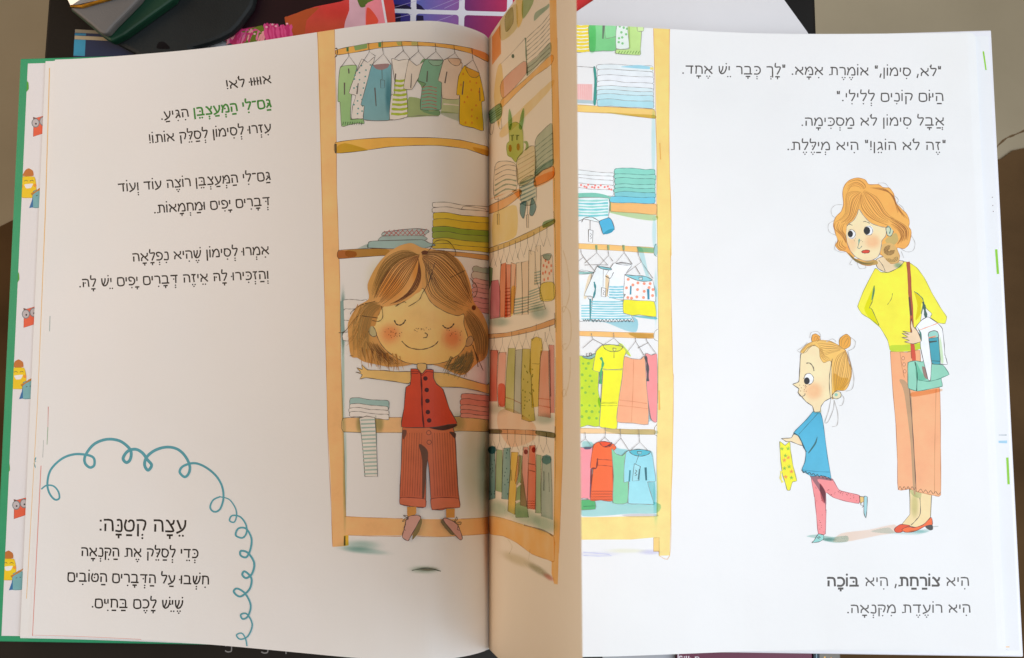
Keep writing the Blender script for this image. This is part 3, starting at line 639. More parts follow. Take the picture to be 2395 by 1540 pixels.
# shoes
g.poly(C_('790,1165 860,1165 860,1215 840,1240 790,1240'), '#e0a050', sm=False); g.poly(C_('1085,1180 1152,1180 1150,1250 1085,1250'), '#dc9c4c', sm=False)
g.poly(C_('880,1245 905,1275 880,1360 830,1420 850,1330'), '#8a7a4c'); g.poly(C_('790,1250 850,1230 895,1245 870,1300 815,1400 795,1430 752,1400 770,1330'), '#d9a79a', ol=PEN, olw=1.4)
g.poly(C_('1045,1285 1080,1260 1150,1370 1120,1380'), '#7f7050'); g.poly(C_('1062,1262 1090,1255 1155,1290 1185,1330 1210,1410 1190,1422 1150,1380 1085,1300'), '#d69f92', ol=PEN, olw=1.4)
for q in ('800,1255 760,1235 790,1235 800,1250', '800,1260 755,1280 770,1260 795,1258', '1150,1280 1165,1245 1170,1265 1150,1285', '1160,1290 1200,1285 1190,1305 1160,1295', '1180,1310 1170,1340 1190,1350', '780,1300 765,1330 775,1350'): g.line(C_(q), PEN, 1.3)
g.done()
# ---- print on the standing page (a second copy of the shelf, seen steeply)
g = Ink(S_F, 'shelf_print', leaf, 1, film=True, label='orange wooden shelf frame')
LW = '#fdb558'
g.poly(A_('1898,-80 1950,-80 1960,400 1975,1000 1982,1540')+B_('1985,800 1998,1540')+C_('2002,700 1985,1200 1970,1530')+N_('2025,495 2000,490 1983,420 1984,340 2000,335')+C_('1930,1390')+C_('1935,700')+B_('1948,1500 1935,600')+A_('1925,1540 1915,700 1900,200'), LW, sm=False)
g.poly(C_('1425,1240 1530,1255 1640,1290 1930,1392')+N_('2000,340 1960,330 1850,290 1750,215 1660,170 1570,155'), LW, n=3, ol='#b9803e', olw=1.1)
g.poly(A_('1448,290 1515,190 1520,420 1450,510'), '#ee8b45', sm=False)
for q in ('1525,780 1720,610 1910,430 1915,500 1780,600 1640,730 1530,840',): g.poly(A_(q), '#f9b760', ol=PEN2)
g.poly(A_('1785,1380 1850,1330 1928,1300 1928,1385 1785,1455'), '#f59f52', ol=PEN)
g.poly(A_('1470,1540 1660,1475 1670,1520 1660,1560')+B_('1600,100 1500,140 1425,165'), '#f3a860'); g.poly(B_('1425,215 1560,150 1670,90 1672,130 1560,220 1425,275'), '#f3a860', ol=PEN)
g.poly(B_('1785,0 1925,-60 1928,0 1790,70'), '#f3a45e')
g.poly(B_('1425,545 1580,490 1750,410 1935,320 1935,350 1750,455 1560,535 1425,582'), '#d9b660', ol=PEN, n=3)
g.poly(B_('1425,1215 1560,1205 1750,1160 1935,1095 1935,1140 1780,1190 1600,1230 1425,1250'), '#dd9a5c', ol=PEN, n=3)
g.poly(C_('1425,560 1560,562 1740,568 1935,590 1935,630 1850,615 1740,605 1560,596 1425,595'), '#d8a070', ol=PEN, n=3)
g.poly(B_('1850,340 1935,312 1935,352 1850,385'), '#5f8a58'); g.poly(C_('1800,570 1935,590 1935,630 1800,605'), '#5f7a60'); g.poly(C_('1425,565 1520,565 1520,592 1425,595'), '#5f7060')
g.line(A_('1915,500 1922,1000 1930,1300'), '#7f9a78', 1.2); g.line(B_('1935,0 1945,600 1950,1200'), '#7a8a70', 1.2); g.line(C_('1945,0 1948,600 1935,1390'), '#8a8a68', 1.1); g.line(A_('1958,300 1975,1000 1982,1500')+B_('1996,900')+C_('2003,600 1988,1100 1972,1530'), '#c98a4a', 1.0)
g.line(B_('1940,1050 1942,1165'), PEN, 1.6); g.line(C_('1942,540 1942,650'), PEN, 1.4); g.line(B_('1932,255 1938,380'), PEN, 1.4)
for q, rx, ry in (('1500,1180', 60, 34), ('1700,1240', 70, 34), ('1860,1300', 60, 34)): g.glow(*C_(q)[0], rx*.7, ry*.8, '#9cc0ae', ang=.3)
g.line(C_('1700,1310 1850,1350 1925,1395'), '#6b5a50', 2.6)
g.glow(*N_('1900,400')[0], 40, 12, '#a8a890', ang=.55); g.glow(*N_('1965,445')[0], 20, 8, '#d98a80', ang=.6); g.glow(*N_('1760,330')[0], 60, 16, '#d6cfb4', ang=.4)
for q in (N_('1690,190 1720,240 1700,290'), N_('1840,260 1830,330')): g.line(q, '#c8bfa0', 1.2)
g.poly(B_('1455,290 1520,240 1640,215 1640,440 1520,500 1455,520'), '#f3dc84'); g.poly(A_('1490,540 1525,510 1545,780 1500,1000 1465,760'), '#f0d27c')
g.poly(A_('1530,1000 1900,640 1905,700 1560,1060'), '#f3dca0'); g.poly(C_('1500,430 1600,400 1780,520 1780,640 1600,700 1500,560'), '#f2cbb0')
g.done()
g = Ink(S_F, 'towel_print', leaf, 90, film=True, label='piles of folded cloth on slanting shelves')
g.poly(A_('1525,640 1700,480 1725,560 1640,670 1535,770'), '#e8a898', ol=PEN2)
g.line(A_('1520,500 1600,420 1710,300'), PEN2, 1.2); g.line(A_('1712,300 1718,430 1726,590'), '#3f5a4a', 3)
g.dot(*A_('1614,440')[0], 3.4, '#3f5a4a', 5)
g.poly(A_('1725,510 1800,450 1905,330 1908,425 1820,500 1730,590'), '#9ab0a0')
for k in range(9): g.line(A_('%d,%d %d,%d %d,%d %d,%d' % (1722, 300+k*34, 1790, 235+k*36, 1840, 190+k*35, 1902, 110+k*38)), '#5f5a50', 1.3)
g.poly(A_('1790,100 1870,50 1895,30 1895,60 1830,120 1780,165'), '#86ad9c')
g.poly(A_('1555,130 1610,60 1615,180 1560,250'), '#a5a67a', ol=PEN2); g.poly(A_('1640,0 1690,-20 1690,150 1650,215'), '#f2cf70'); g.poly(A_('1690,0 1770,-60 1770,30 1692,150'), '#7fa565'); g.poly(A_('1515,170 1640,30 1645,220 1525,320'), '#d9cf90')
for q in ('1425,890 1440,860 1520,810 1525,905 1480,950 1440,965',): g.poly(A_(q), '#5a9a72', ol=PEN)
for k in range(4): g.line(A_('%d,%d %d,%d' % (1430, 900+k*18, 1522, 835+k*18)), '#3a6a50', 1.2)
g.line(A_('1440,965 1432,1035 1452,1050 1470,955'), PEN, 1.1); g.line(A_('1500,950 1510,1005 1528,1000 1522,930'), PEN, 1.1)
g.poly(A_('1788,1110 1810,1060 1870,1000 1922,968 1928,1290 1850,1330 1790,1380'), '#a0b8a2', ol=PEN, n=3)
for k in range(6): g.line(A_('%d,%d %d,%d %d,%d' % (1790, 1150+k*42, 1850, 1100+k*40, 1925, 1040+k*42)), '#5f7a70', 1.3)
g.poly(A_('1790,1330 1925,1240 1928,1290 1850,1330 1790,1385'), '#86a8a0')
g.poly(A_('1475,1300 1540,1260 1640,1290 1640,1480 1475,1560'), '#f0e6d6', ol=PEN)
for k in range(6): g.line(A_('%d,%d %d,%d %d,%d' % (1476, 1330+k*40, 1560, 1290+k*38, 1640, 1300+k*38)), '#6a8a7a' if k > 2 else PEN, 1.3 if k < 3 else 3)
g.poly(A_('1650,1240 1780,1140 1785,1380 1660,1450'), '#dcd0a0', ol=PEN)
for k in range(6): g.line(A_('%d,%d %d,%d' % (1655, 1250+k*38, 1782, 1180+k*36)), '#a08858' if k != 2 else '#e08a70', 1.3)
g.poly(B_('1670,30 1780,-20 1795,180 1690,200'), '#c8d8cc', ol=PEN)
for k in range(6): g.line(B_('%d,%d %d,%d' % (1672, 40+k*32, 1790, -10+k*30)), '#58808a', 3)
g.poly(B_('1675,195 1720,180 1700,310 1672,270'), '#4f8090', ol=PEN); g.poly(B_('1765,150 1798,220 1770,290 1745,270'), '#4f8090', ol=PEN)
for q in ('1728,185 1730,280', '1500,150 1500,270'): g.line(B_(q), PEN, 1)
g.poly(B_('1722,285 1738,280 1738,385 1724,385'), '#f0e8dc', sm=False, ol=PEN); g.poly(B_('1493,278 1508,275 1508,360 1494,360'), '#f0e8c0', sm=False, ol=PEN)
g.done()
g = Ink(S_F, 'toy_print', leaf, 300, film=True, label='green long-eared soft toy')
g.poly(A_('1590,850 1612,930 1605,1010 1585,1010 1580,930'), '#4f9440'); g.poly(A_('1702,845 1705,920 1690,1010 1665,1000 1680,900'), '#4f9440')
g.poly(A_('1590,990 1640,955 1690,1000 1700,1150 1690,1200 1660,1230 1640,1270 1610,1235 1575,1210 1570,1130 1590,1100'), '#9fb83a', ol='#5a7a30')
g.line(A_('1600,1060 1625,1058'), '#2f3a20', 2); g.line(A_('1640,1058 1665,1060'), '#2f3a20', 2); g.line(A_('1612,1065 1612,1100'), '#2f3a20', 2.4); g.line(A_('1650,1065 1650,1095'), '#2f3a20', 2.4)
g.dot(*A_('1597,1160')[0], 4, '#d9843c', 9); g.dot(*A_('1660,1150')[0], 4, '#d9843c', 9); g.poly(A_('1700,1110 1730,1105 1742,1150 1715,1180 1720,1130'), '#6f9a4a')
g.done()
g = Ink(S_F, 'garment_print', leaf, 90, film=True, label='rows of red, striped, yellow and blue clothes on rails')
def garm(fr, pts, col, hook=None, col2=None):
    g.cut('garment_print')
    g.poly(fr(pts), col, sm=False, ol=PEN, olw=1.2, col2=col2)
    if hook:
        h = fr(hook); g.line([h[0], h[1]], PEN, 1.1, sm=False); g.line([h[2], h[1], h[3]], PEN, 1.1, sm=False)
garm(B_, '1428,690 1455,700 1450,800 1430,860', '#4f7a48'); garm(B_, '1445,800 1500,790 1515,880 1510,1085 1435,1098 1438,950', '#c2526a')
garm(B_, '1520,670 1560,655 1565,800 1570,1080 1515,1085 1510,850', '#e06a42'); garm(B_, '1560,670 1600,670 1595,850 1598,1080 1550,1088', '#e2694a')
for k in range(9): g.line(B_('1553,%d 1592,%d' % (860+k*26, 856+k*26)), '#8a3a2a', 2)
garm(B_, '1600,655 1640,670 1640,850 1618,1055 1598,1055 1600,850', '#f2b090'); g.poly(B_('1600,860 1635,850 1615,1055 1598,1055'), '#ecc84a')
garm(B_, '1640,660 1680,650 1690,850 1685,1065 1622,1065 1625,850', '#f4e6d4'); garm(B_, '1682,655 1738,640 1738,850 1735,1060 1690,1062', '#f0d8c0'); garm(B_, '1740,560 1785,570 1800,800 1870,1020 1730,1048 1735,850', '#f4ead8')
garm(B_, '1790,530 1830,520 1832,830 1785,830', '#f6efe2')
for k in range(6): g.line(B_('1626,%d 1732,%d' % (945+k*22, 925+k*22)), '#6f9a9c', 3.0)
for k in range(8): g.line(B_('%d,%d %d,%d' % (1740, 885+k*20, 1826+k*4, 850+k*21)), '#6f9a9c', 2.8)
for k in range(5): g.line(B_('1785,%d 1830,%d' % (735+k*22, 725+k*22)), '#6f9a9c', 2.6)
garm(B_, '1838,600 1925,600 1932,800 1938,940 1835,948 1828,780', '#f6ecde'); g.poly(B_('1835,825 1935,815 1938,942 1833,950'), '#ead23c', ol=PEN)
for q in '1870,640 1895,655 1880,690 1855,680 1915,680 1870,730 1900,740 1860,790 1890,780 1915,720 1850,740'.split(): g.dot(*B_(q)[0], 2.2, '#ee7a5c', 4)
g.poly(B_('1850,595 1915,588 1900,635 1865,630'), '#86aaa6', ol=PEN)
for x, y in ((1460, 600), (1500, 590), (1545, 570), (1590, 560), (1635, 545), (1675, 530), (1730, 505), (1780, 480), (1825, 440), (1882, 440)):
    g.line(B_('%d,%d %d,%d' % (x, y-60, x, y)), PEN, 1.1, sm=False); g.line(B_('%d,%d %d,%d %d,%d' % (x-26, y+90, x, y, x+28, y+88)), PEN, 1.1, sm=False)
g.glow(*B_('1500,1120')[0], 40, 16, '#9cb8b0'); g.glow(*B_('1820,1040')[0], 30, 26, '#8fb0ac')
garm(B_, '1440,1340 1500,1340 1490,1540 1492,1740 1432,1740', '#dc5444'); garm(B_, '1505,1360 1565,1355 1555,1560 1555,1790 1502,1780 1490,1600', '#f0a498'); g.poly(C_('1502,215 1555,220 1555,372 1505,368'), '#e4553c')
garm(B_, '1580,1325 1635,1325 1630,1500 1622,1830 1552,1800 1565,1500', '#b0b860'); garm(B_, '1640,1340 1690,1330 1680,1560 1680,1840 1624,1830 1632,1500', '#a4b2ac'); garm(B_, '1690,1330 1750,1330 1760,1600 1790,1890 1745,1900 1685,1880 1680,1600', '#b9ae3e')
for _ in range(26): g.dot(*C_('%g,%g' % (random.uniform(1692, 1780), random.uniform(60, 480)))[0], 1.2, '#6f8038', 2.4, k=5)
garm(B_, '1760,1255 1800,1235 1840,1250 1850,1330 1830,1400 1815,1780 1765,1790 1760,1540 1745,1500', '#e0c23c'); g.line(C_('1770,48 1820,52'), PEN, 1.4)
garm(B_, '1835,1345 1895,1345 1900,1600 1912,1870 1815,1855 1820,1600', '#e99078'); garm(B_, '1898,1300 1940,1300 1942,1830 1912,1830', '#e27c78'); g.line(B_('1905,1340 1912,1700'), '#5a3a3a', 3)
for a in ('1815,320 1910,330', '1815,375 1910,392', '1555,310 1622,330', '1625,335 1680,360'): g.line(C_(a), '#d06a50', 1.8)
for x, y in ((1470, 1280), (1535, 1290), (1608, 1240), (1665, 1245), (1720, 1235), (1800, 1180), (1870, 1245), (1905, 1190)):
    g.line(B_('%d,%d %d,%d' % (x, y-45, x, y)), PEN, 1.1, sm=False); g.line(B_('%d,%d %d,%d %d,%d' % (x-30, y+85, x, y, x+28, y+85)), PEN, 1.1, sm=False)
g.glow(*C_('1480,400')[0], 40, 18, '#c4c8b8'); g.glow(*C_('1860,480')[0], 34, 18, '#a8bdb4')
low = [('1435,700 1475,695 1480,850 1478,1100 1430,1115', '#4f8a98'), ('1490,720 1535,725 1535,900 1530,1055 1482,1040 1485,850', '#7fae78'), ('1545,710 1595,705 1598,900 1580,1110 1530,1105 1535,850', '#5f98a2'), ('1605,740 1658,740 1650,900 1632,1230 1578,1200 1590,950', '#e8bc3e'), ('1665,760 1690,770 1690,900 1740,1250 1640,1250 1632,1200 1655,950', '#78a264'), ('1655,770 1680,770 1672,880 1640,990 1632,960', '#f0a880'), ('1700,700 1735,700 1738,900 1725,1170 1675,1155 1680,900', '#e48a84'), ('1745,690 1790,685 1798,900 1792,1190 1730,1180 1735,900', '#e2563c'), ('1800,760 1840,765 1835,1000 1838,1220 1795,1215', '#8fb890'), ('1850,770 1915,775 1925,1050 1928,1270 1840,1240 1838,1000', '#8fb0ac')]
for q, cc in low: garm(C_, q, cc)
for q in ('1650,1010 1672,985', '1645,1130 1668,1120'): g.line(C_(q), '#f4ead8', 5, film=False)
for _ in range(24): g.dot(*C_('%g,%g' % (random.choice([1455, 1560])+random.uniform(-18, 22), random.uniform(720, 1080)))[0], 1.0, '#2f5a66', 2.2, k=5)
g.dot(*C_('1455,722')[0], 10, '#2f6a78', 10); g.dot(*C_('1882,798')[0], 12, '#5f96a0', 12); g.dot(*C_('1782,722')[0], 5, '#8a2a28', 7); g.dot(*C_('1720,738')[0], 5, '#7a3a3a', 6)
for x, y in ((1460, 640), (1515, 655), (1575, 640), (1635, 650), (1688, 680), (1718, 650), (1776, 640), (1824, 660), (1882, 670)):
    g.line(C_('%d,%d %d,%d' % (x, y-80, x, y)), PEN, 1.1, sm=False); g.line(C_('%d,%d %d,%d %d,%d' % (x-26, y+75, x, y, x+28, y+75)), PEN, 1.1, sm=False)
for q in ('1605,880 1606,960', '1862,890 1862,1040', '1900,900 1905,1050', '1742,830 1790,838', '1742,880 1790,892'): g.line(C_(q), '#4a4a48', 1.6)
for k in range(4): g.line(C_('%s' % ' '.join('%d,%d' % (1732+i*10, 1120+k*18+(5 if i % 2 else 0)) for i in range(7))), '#8a2a20', 1.1)
g.done()
g = Ink(S_F, 'faint_print', leaf, 30, film=True, label='faint curled line showing through the margin')
for q in ((B_('2005,560 2040,700 2055,900 2010,1040 2000,1010 2020,1000 2060,1060 2065,1250 2020,1340 2002,1300 2030,1290')), C_('2060,0 2060,120 2040,240 2010,310 1998,270 2020,250 2030,300')): g.line(q, '#dcc9a4', 2)
g.done()
# ---- right page: shelf
b = Ink(S_R, 'shelf_print', pageR, 1, label='pale orange wooden wardrobe shelf with rails')
YW = '#ffdc8c'
b.poly(I_('498,90 602,97 600,500 600,900 612,1300 615,1540')+D_('1395,400 1400,800 1412,1200')+E_('1418,0 1412,500 1400,900 1390,1300 1310,1302 1312,1175')+E_('1265,1165 1100,1180 900,1180 700,1182 700,1012 900,1010 1100,1005 1290,1003')+E_('1295,500 1300,0')+D_('1300,1200 1305,900 1300,500 1290,0')+I_('518,1180 520,900 518,700 512,400 500,200'), '#ffd97e', sm=False, col2='#ffdf8a')
b.poly(E_('1268,1168 1310,1165 1310,1300 1308,1270 1268,1270'), '#f9d27c', sm=False, ol='#c9963c')
b.line(I_('602,97 600,500 600,900 612,1300')+D_('1398,500 1412,1200')+E_('1418,0 1412,500 1400,900 1390,1300 1310,1302'), '#e0a24c', 1.2)
b.line(I_('500,90 505,300 514,670 522,1000 518,1300'), '#dba060', 1.2); b.line(D_('1295,0 1300,500 1306,1000 1300,1500'), '#b9a060', 1.1); b.line(E_('1298,0 1292,500 1295,1003'), '#c9a860', 1.1)
for q in ((I_('540,830 545,930')), E_('1310,60 1312,200')): b.line(q, '#f0b050', 3)
b.poly(I_('0,585 200,598 400,608 505,615 510,672 400,660 250,640 0,628'), '#ffd37a', ol='#c9a060', n=3); b.poly(I_('200,632 400,645 505,650 510,672 400,662 280,650'), '#bdb25c', film=True)
b.poly(I_('225,1200 350,1203 515,1215 515,1282 400,1272 225,1260'), '#fbbf74', ol='#c98a50', n=3); b.poly(I_('210,1200 230,1200 230,1260 212,1255'), '#86a06a', sm=False)
b.poly(I_('230,1262 510,1285 510,1320 400,1310 240,1275'), '#cfe6b8', film=True)
def rail(fr, top, bot, col): b.poly(fr(top)+fr(bot)[::-1], col, n=3, ol='#c9a060', olw=1)
rail(D_, '690,297 900,305 1100,318 1270,328', '690,335 900,345 1100,358 1270,370', '#ffc878'); b.poly(D_('1140,322 1270,332 1268,368 1150,358'), '#8cbc86', sm=False)
for x in (835, 925, 1040): b.poly(D_('%d,308 %d,308 %d,345 %d,345' % (x-8, x+10, x+12, x-6)), '#9cbc78', sm=False)
b.dot(*D_('1284,345')[0], 4.5, '#a8ccc8', 15, k=12); b.line(D_('1290,300 1275,320 1272,375 1290,395'), '#6f8f8c', 1.4)
rail(D_, '690,957 900,962 1100,968 1275,972', '690,990 900,1000 1100,1008 1275,1012', '#ffc173'); b.poly(D_('1080,972 1270,980 1270,1005 1150,1010'), '#a99a58', film=True)
b.dot(*D_('1285,990')[0], 5.5, '#f4f2ea', 13, k=12); b.line(D_('1300,942 1275,965 1272,1015 1300,1032'), '#a8a090', 1.2)
rail(E_, '690,343 900,345 1100,350 1275,352', '690,378 900,380 1100,385 1275,388', '#ffcf9a'); b.poly(E_('900,348 1272,356 1272,388 1000,385'), '#9ab08a', film=True); b.line(E_('1292,315 1275,340 1275,385 1295,400'), '#9a8a60', 1.3)
g = b
for (q, rx, ry) in ((I_('500,820'), 7, 110), (I_('505,1400'), 7, 50), (D_('1285,700'), 5, 90), (E_('1285,850'), 8, 90)): b.glow(q[0][0], q[0][1], rx, ry, '#b8e8ea', core=.6)
b.poly(D_('1150,335 1190,350 1235,540 1290,640 1290,700 1230,600'), '#cdeef0', film=True)
b.poly(D_('770,880 1120,850 1140,960 1050,950 900,890'), '#b5e2ec', film=True); b.poly(D_('1110,840 1280,850 1282,870 1130,850'), '#9ad8e0', film=True)
b.poly(E_('735,900 840,870 1290,900 1292,980 1100,985 735,1005'), '#b4e6e4', film=True); b.poly(E_('1030,995 1150,985 1290,990 1290,1008 1100,1012'), '#b9b0b8', film=True)
b.poly(E_('730,280 930,215 960,250 960,300 850,298'), '#cfe6d8', film=True); b.poly(E_('1040,240 1220,250 1290,215 1285,260 1200,300'), '#c5e4ea', film=True)
b.glow(*E_('830,1290')[0], 70, 8, '#dcdcf4'); b.glow(*E_('1060,1265')[0], 60, 7, '#f2f0cc'); b.glow(*E_('1240,1275')[0], 34, 8, '#cfcdf0'); b.line(E_('740,1275 830,1282 935,1292'), '#cfd0ee', 1.4); b.line(E_('740,1300 850,1305 950,1302'), '#d2d2ee', 1.2)
b.done()
g = Ink(S_R, 'towel_print', pageR, 90, label='piles of white, mint and spotted folded cloth')
pile(g, I_, [(328, 362, '#eef6f6'), (362, 400, '#f2f7f8'), (398, 438, '#f4f7f9'), (435, 482, '#f3f7f9'), (466, 500, '#e2f2f4'), (490, 530, '#d4eef2'), (516, 560, '#c4e8ee'), (550, 594, '#b4e2ea')], 140, 498, 14, 3, .9, PEN2)
g.poly(I_('290,345 400,334 478,345 478,360 380,354'), '#a6dcea'); g.poly(I_('478,348 500,348 500,364 478,362'), '#ffe27a', sm=False)
g.poly(I_('0,452 112,455 112,565 0,560'), '#fbc9c4', sm=False); g.poly(I_('0,550 130,560 130,580 0,575'), '#b9cdd0', sm=False)
for k in range(7): g.line(I_('%d,460 %d,555' % (25+k*13, 26+k*13)), '#f4aaa6', 1)
g.poly(I_('118,350 132,350 140,440 135,578 118,575 125,440'), '#3f9a8c'); g.line(I_('0,342 60,345 130,350'), PEN2, 1)
pile(g, I_, [(988, 1030, '#8fdcc8'), (1024, 1056, '#97decb'), (1048, 1092, '#8ed9c6'), (1088, 1118, '#98dfce'), (1112, 1145, '#8ad8c8'), (1138, 1172, '#82cfd4')], 250, 512, 6, 4, 1, '#4f7f78')
pile(g, I_, [(1166, 1204, '#74cce0')], 218, 512, 6, 3, 1, '#4f7f88')
pile(g, I_, [(1004, 1030, '#f2f7f6'), (1028, 1055, '#f4f8f8'), (1052, 1085, '#f2f6f6'), (1084, 1118, '#f6f2f0'), (1114, 1150, '#f2f7f7')], -40, 246, 12, 3, .9, PEN2)
for q in '40,1095 62,1105 85,1093 110,1108 130,1098 150,1110 165,1097 190,1108 210,1104 232,1124 75,1110 125,1112 218,1120'.split(): g.dot(*I_(q)[0], 2.6, '#f88a80')
g.poly(I_('0,1150 130,1145 215,1165 215,1185 0,1178'), '#7fcab4')
g.poly(I_('0,1180 215,1180 212,1300 150,1330 60,1310 0,1330'), '#eaf6f6', ol=PEN2, n=3)
for k in range(6): g.line(I_('%d,%d 110,%d %d,%d' % (5, 1192+k*19, 1196+k*19, 208, 1190+k*19)), '#7ccfd4' if k % 2 else '#9adcd4', 4, wob=.3)
g.line(I_('45,1330 60,1305 110,1300 155,1325'), PEN, 1.4)
g.poly(I_('155,1325 215,1302 235,1320 252,1378 182,1408 168,1370'), '#4cb4dc', ol=PEN, n=3, col2='#52bce0'); g.poly(I_('185,1400 215,1378 250,1372 235,1395 200,1407'), '#2f9cba')
g.line(I_('98,1320 98,1378'), PEN2, 1); g.poly(I_('88,1378 116,1384 112,1460 88,1455'), '#f4f6f6', sm=False, ol=PEN, olw=1.1); g.line(I_('100,1400 106,1410 98,1420 106,1430 98,1438'), PEN, 1)
g.done()
g = Ink(S_R, 'garment_print', pageR, 300, label='rows of bright dresses and tops on hangers')
def gm(fr, pts, col, col2=None, n=3, ol=PEN2): g.cut('garment_print'); g.poly(fr(pts), col, ol=ol, olw=1.1, n=n, col2=col2)
# top row, cut by the page edge
gm(I_, '0,72 92,76 88,160 92,245 0,250', '#f6fbf4')
for k in range(8): g.line(I_('0,%d 40,%d 88,%d' % (88+k*22, 92+k*22, 88+k*22)), '#ffe04c', 6, wob=.15)
gm(I_, '92,75 265,80 262,240 180,245 95,248 90,160', '#8cdc94', col2='#7fd088'); g.poly(I_('92,76 130,77 130,240 95,246'), '#6cc87c', film=True); g.line(I_('182,80 178,165'), '#6b7a68', 4)
gm(I_, '190,78 265,80 280,145 235,160 195,165', '#98e0a0'); gm(I_, '265,82 335,85 345,225 262,230', '#eef8ee')
for q in '285,90 310,98 325,140 295,128 280,165 300,160 330,105 278,190 302,198'.split(): g.dot(*I_(q)[0], 3.0, '#8cd08a')
gm(I_, '335,84 422,88 416,235 412,272 262,262 265,235 345,232', '#c6e890'); g.line(I_('344,90 348,225'), '#a8c870', 2.4)
for k in range(8): g.line(I_('%d,%d %d,%d' % (275+k*18, 262, 285+k*18, 246)), '#6a9a48', 1.3)
gm(I_, '395,88 436,90 434,120 398,120', '#d4eea6')
# second row
gm(D_, '690,510 800,515 770,700 800,740 790,870 690,872', '#f3f9f9')
g.poly(D_('800,520 770,560 740,700 760,710 800,620'), '#fbe4c4', film=True)
gm(D_, '845,465 900,490 950,485 935,560 920,690 1035,730 1120,885 1090,880 1050,880 1000,885 920,888 800,872 790,870 810,700 745,690 800,560', '#f2f9f9')
for k in range(8): g.line(D_('%g,%d 950,%d %d,%d' % (803-k*1.5, 735+k*18, 738+k*18, 1036+(k if k < 1 else k*9), 735+k*18)), '#8ed3de', 3.2, wob=.2)
for k in range(6): g.line(D_('725,%d 788,%d' % (765+k*20, 765+k*20)), '#9adbe4', 3)
for q in ('820,590 828,640 815,705', '790,720 790,870'): g.line(D_(q), '#3f8f94', 4)
gm(D_, '960,455 975,445 1105,455 1060,520 1045,620 1038,722 960,710 918,690 935,560 905,540', '#f4fafb')
for k in range(5): g.line(D_('935,%d 985,%d 1036,%d' % (624+k*20, 626+k*20, 624+k*20)), '#8ad0de', 3.6, wob=.2)
g.poly(D_('905,545 930,550 918,690 905,680'), '#fad9ae', film=True)
g.line(D_('905,545 940,560 965,515'), PEN, 1.2); g.line(D_('985,450 1030,440 1100,455 1050,460 985,450'), PEN, 1.1)
g.poly(D_('845,468 945,485 940,498 880,490'), '#7fc0c6', ol=PEN); g.poly(D_('690,512 760,512 820,515 790,525 700,528'), '#a0d4cc', ol=PEN)
g.line(D_('888,490 886,625'), PEN2, 1); g.poly(D_('875,630 908,636 904,700 872,696'), '#f6f6f4', sm=False, ol=PEN); g.line(D_('888,650 896,662 886,675 896,685'), PEN, 1)
g.line(D_(' '.join('%g,%g' % (800+i*13.5, 868+(20 if i % 2 else 0)) for i in range(24))), '#4f5f60', 1.5)
g.line(D_(' '.join('%g,%g' % (735+i*9, 868+(16 if i % 2 else 0)) for i in range(7))), '#4f5f60', 1.4)
gm(D_, '1050,530 1130,560 1200,575 1258,570 1275,650 1280,735 1240,735 1040,720 1055,680 1038,678 1045,600', '#f8f6f2')
for q in '1075,568 1110,610 1148,595 1195,600 1240,600 1062,632 1145,645 1195,658 1232,630 1262,645 1072,705 1100,710 1140,700 1190,705 1258,690'.split(): g.dot(*D_(q)[0], 3.6, '#fa9c7c')
g.poly(D_('1050,535 1120,540 1200,545 1255,572 1225,582 1150,578'), '#8fd4dc', ol=PEN)
gm(D_, '1040,722 1150,728 1270,735 1285,850 1160,835 1110,840 1040,820', '#f6f01e'); g.line(D_('1225,645 1228,715'), '#3f8fa8', 4.5); g.line(D_('1095,620 1092,680'), '#3f8fa8', 3); g.poly(D_('1155,555 1180,552 1182,572 1158,574'), '#cfe6e4', sm=False, ol=PEN)
for h in (('835,310 840,368', '750,445', '922,460'), ('922,312 930,388', '850,470', '960,430'), ('1038,310 1046,366', '985,440', '1105,452'), ('1150,322 1175,436', '1058,525', '1262,560'), ('720,340 740,400', '690,440', '830,512')): hang(g, D_, *h, col=PEN2)
g.line(D_('750,460 840,458 922,460'), PEN2, 1); g.line(D_('1130,470 1165,530'), PEN2, 1)
# third row
def dots(fr, xs, ys, n, col, r=2.0, seed=1, ok=None):
    rr = random.Random(seed); k = 0
    for j in range(int((ys[1]-ys[0])/46)):
        for i in range(max(1, int((xs[1]-xs[0])/52))):
            x = xs[0]+i*52+(26 if j % 2 else 0)+rr.uniform(-7, 7)+20; y = ys[0]+j*46+rr.uniform(-7, 7)+16
            if x < xs[1]-6 and (ok is None or ok(x, y)): g.dot(*fr('%g,%g' % (x, y))[0], r*rr.uniform(.8, 1.2), col)
gm(D_, '690,1160 745,1150 800,1168 838,1140 855,1250 850,1400 870,1500 945,1660 900,1665 830,1678 770,1665 690,1670', '#c9e21e')
dots(D_, (710, 850), (1180, 1500), 1, '#8fc23a', 3.2, 2); dots(D_, (710, 930), (1500, 1650), 1, '#8fc23a', 3.2, 3)
g.poly(D_('735,1145 770,1150 822,1128 830,1145 790,1168 740,1158'), '#8fb8b0', ol=PEN); g.line(D_('765,1125 765,1145 785,1145 785,1125 800,1125 800,1145'), PEN, 1.3)
g.poly(E_('858,110 985,190 880,200 850,160'), '#6cb46a', film=True); g.poly(D_('1000,1070 1060,1090 1095,1150 1040,1145 1000,1500 985,1500'), '#cfe64c')
gm(D_, '885,1062 935,1088 985,1090 1030,1075 1060,1110 1045,1150 1035,1240 1020,1400 1000,1500 990,1690 920,1688 860,1675 870,1500 885,1260 865,1268 810,1248 835,1110', '#fbf61a')
g.poly(D_('888,1065 950,1060 1030,1075 1010,1105 950,1112 905,1095'), '#e6ec30', ol=PEN); g.poly(D_('960,1085 984,1088 980,1108 962,1106'), '#eef060', sm=False, ol=PEN); g.line(D_('968,1110 968,1160'), PEN, 1.2)
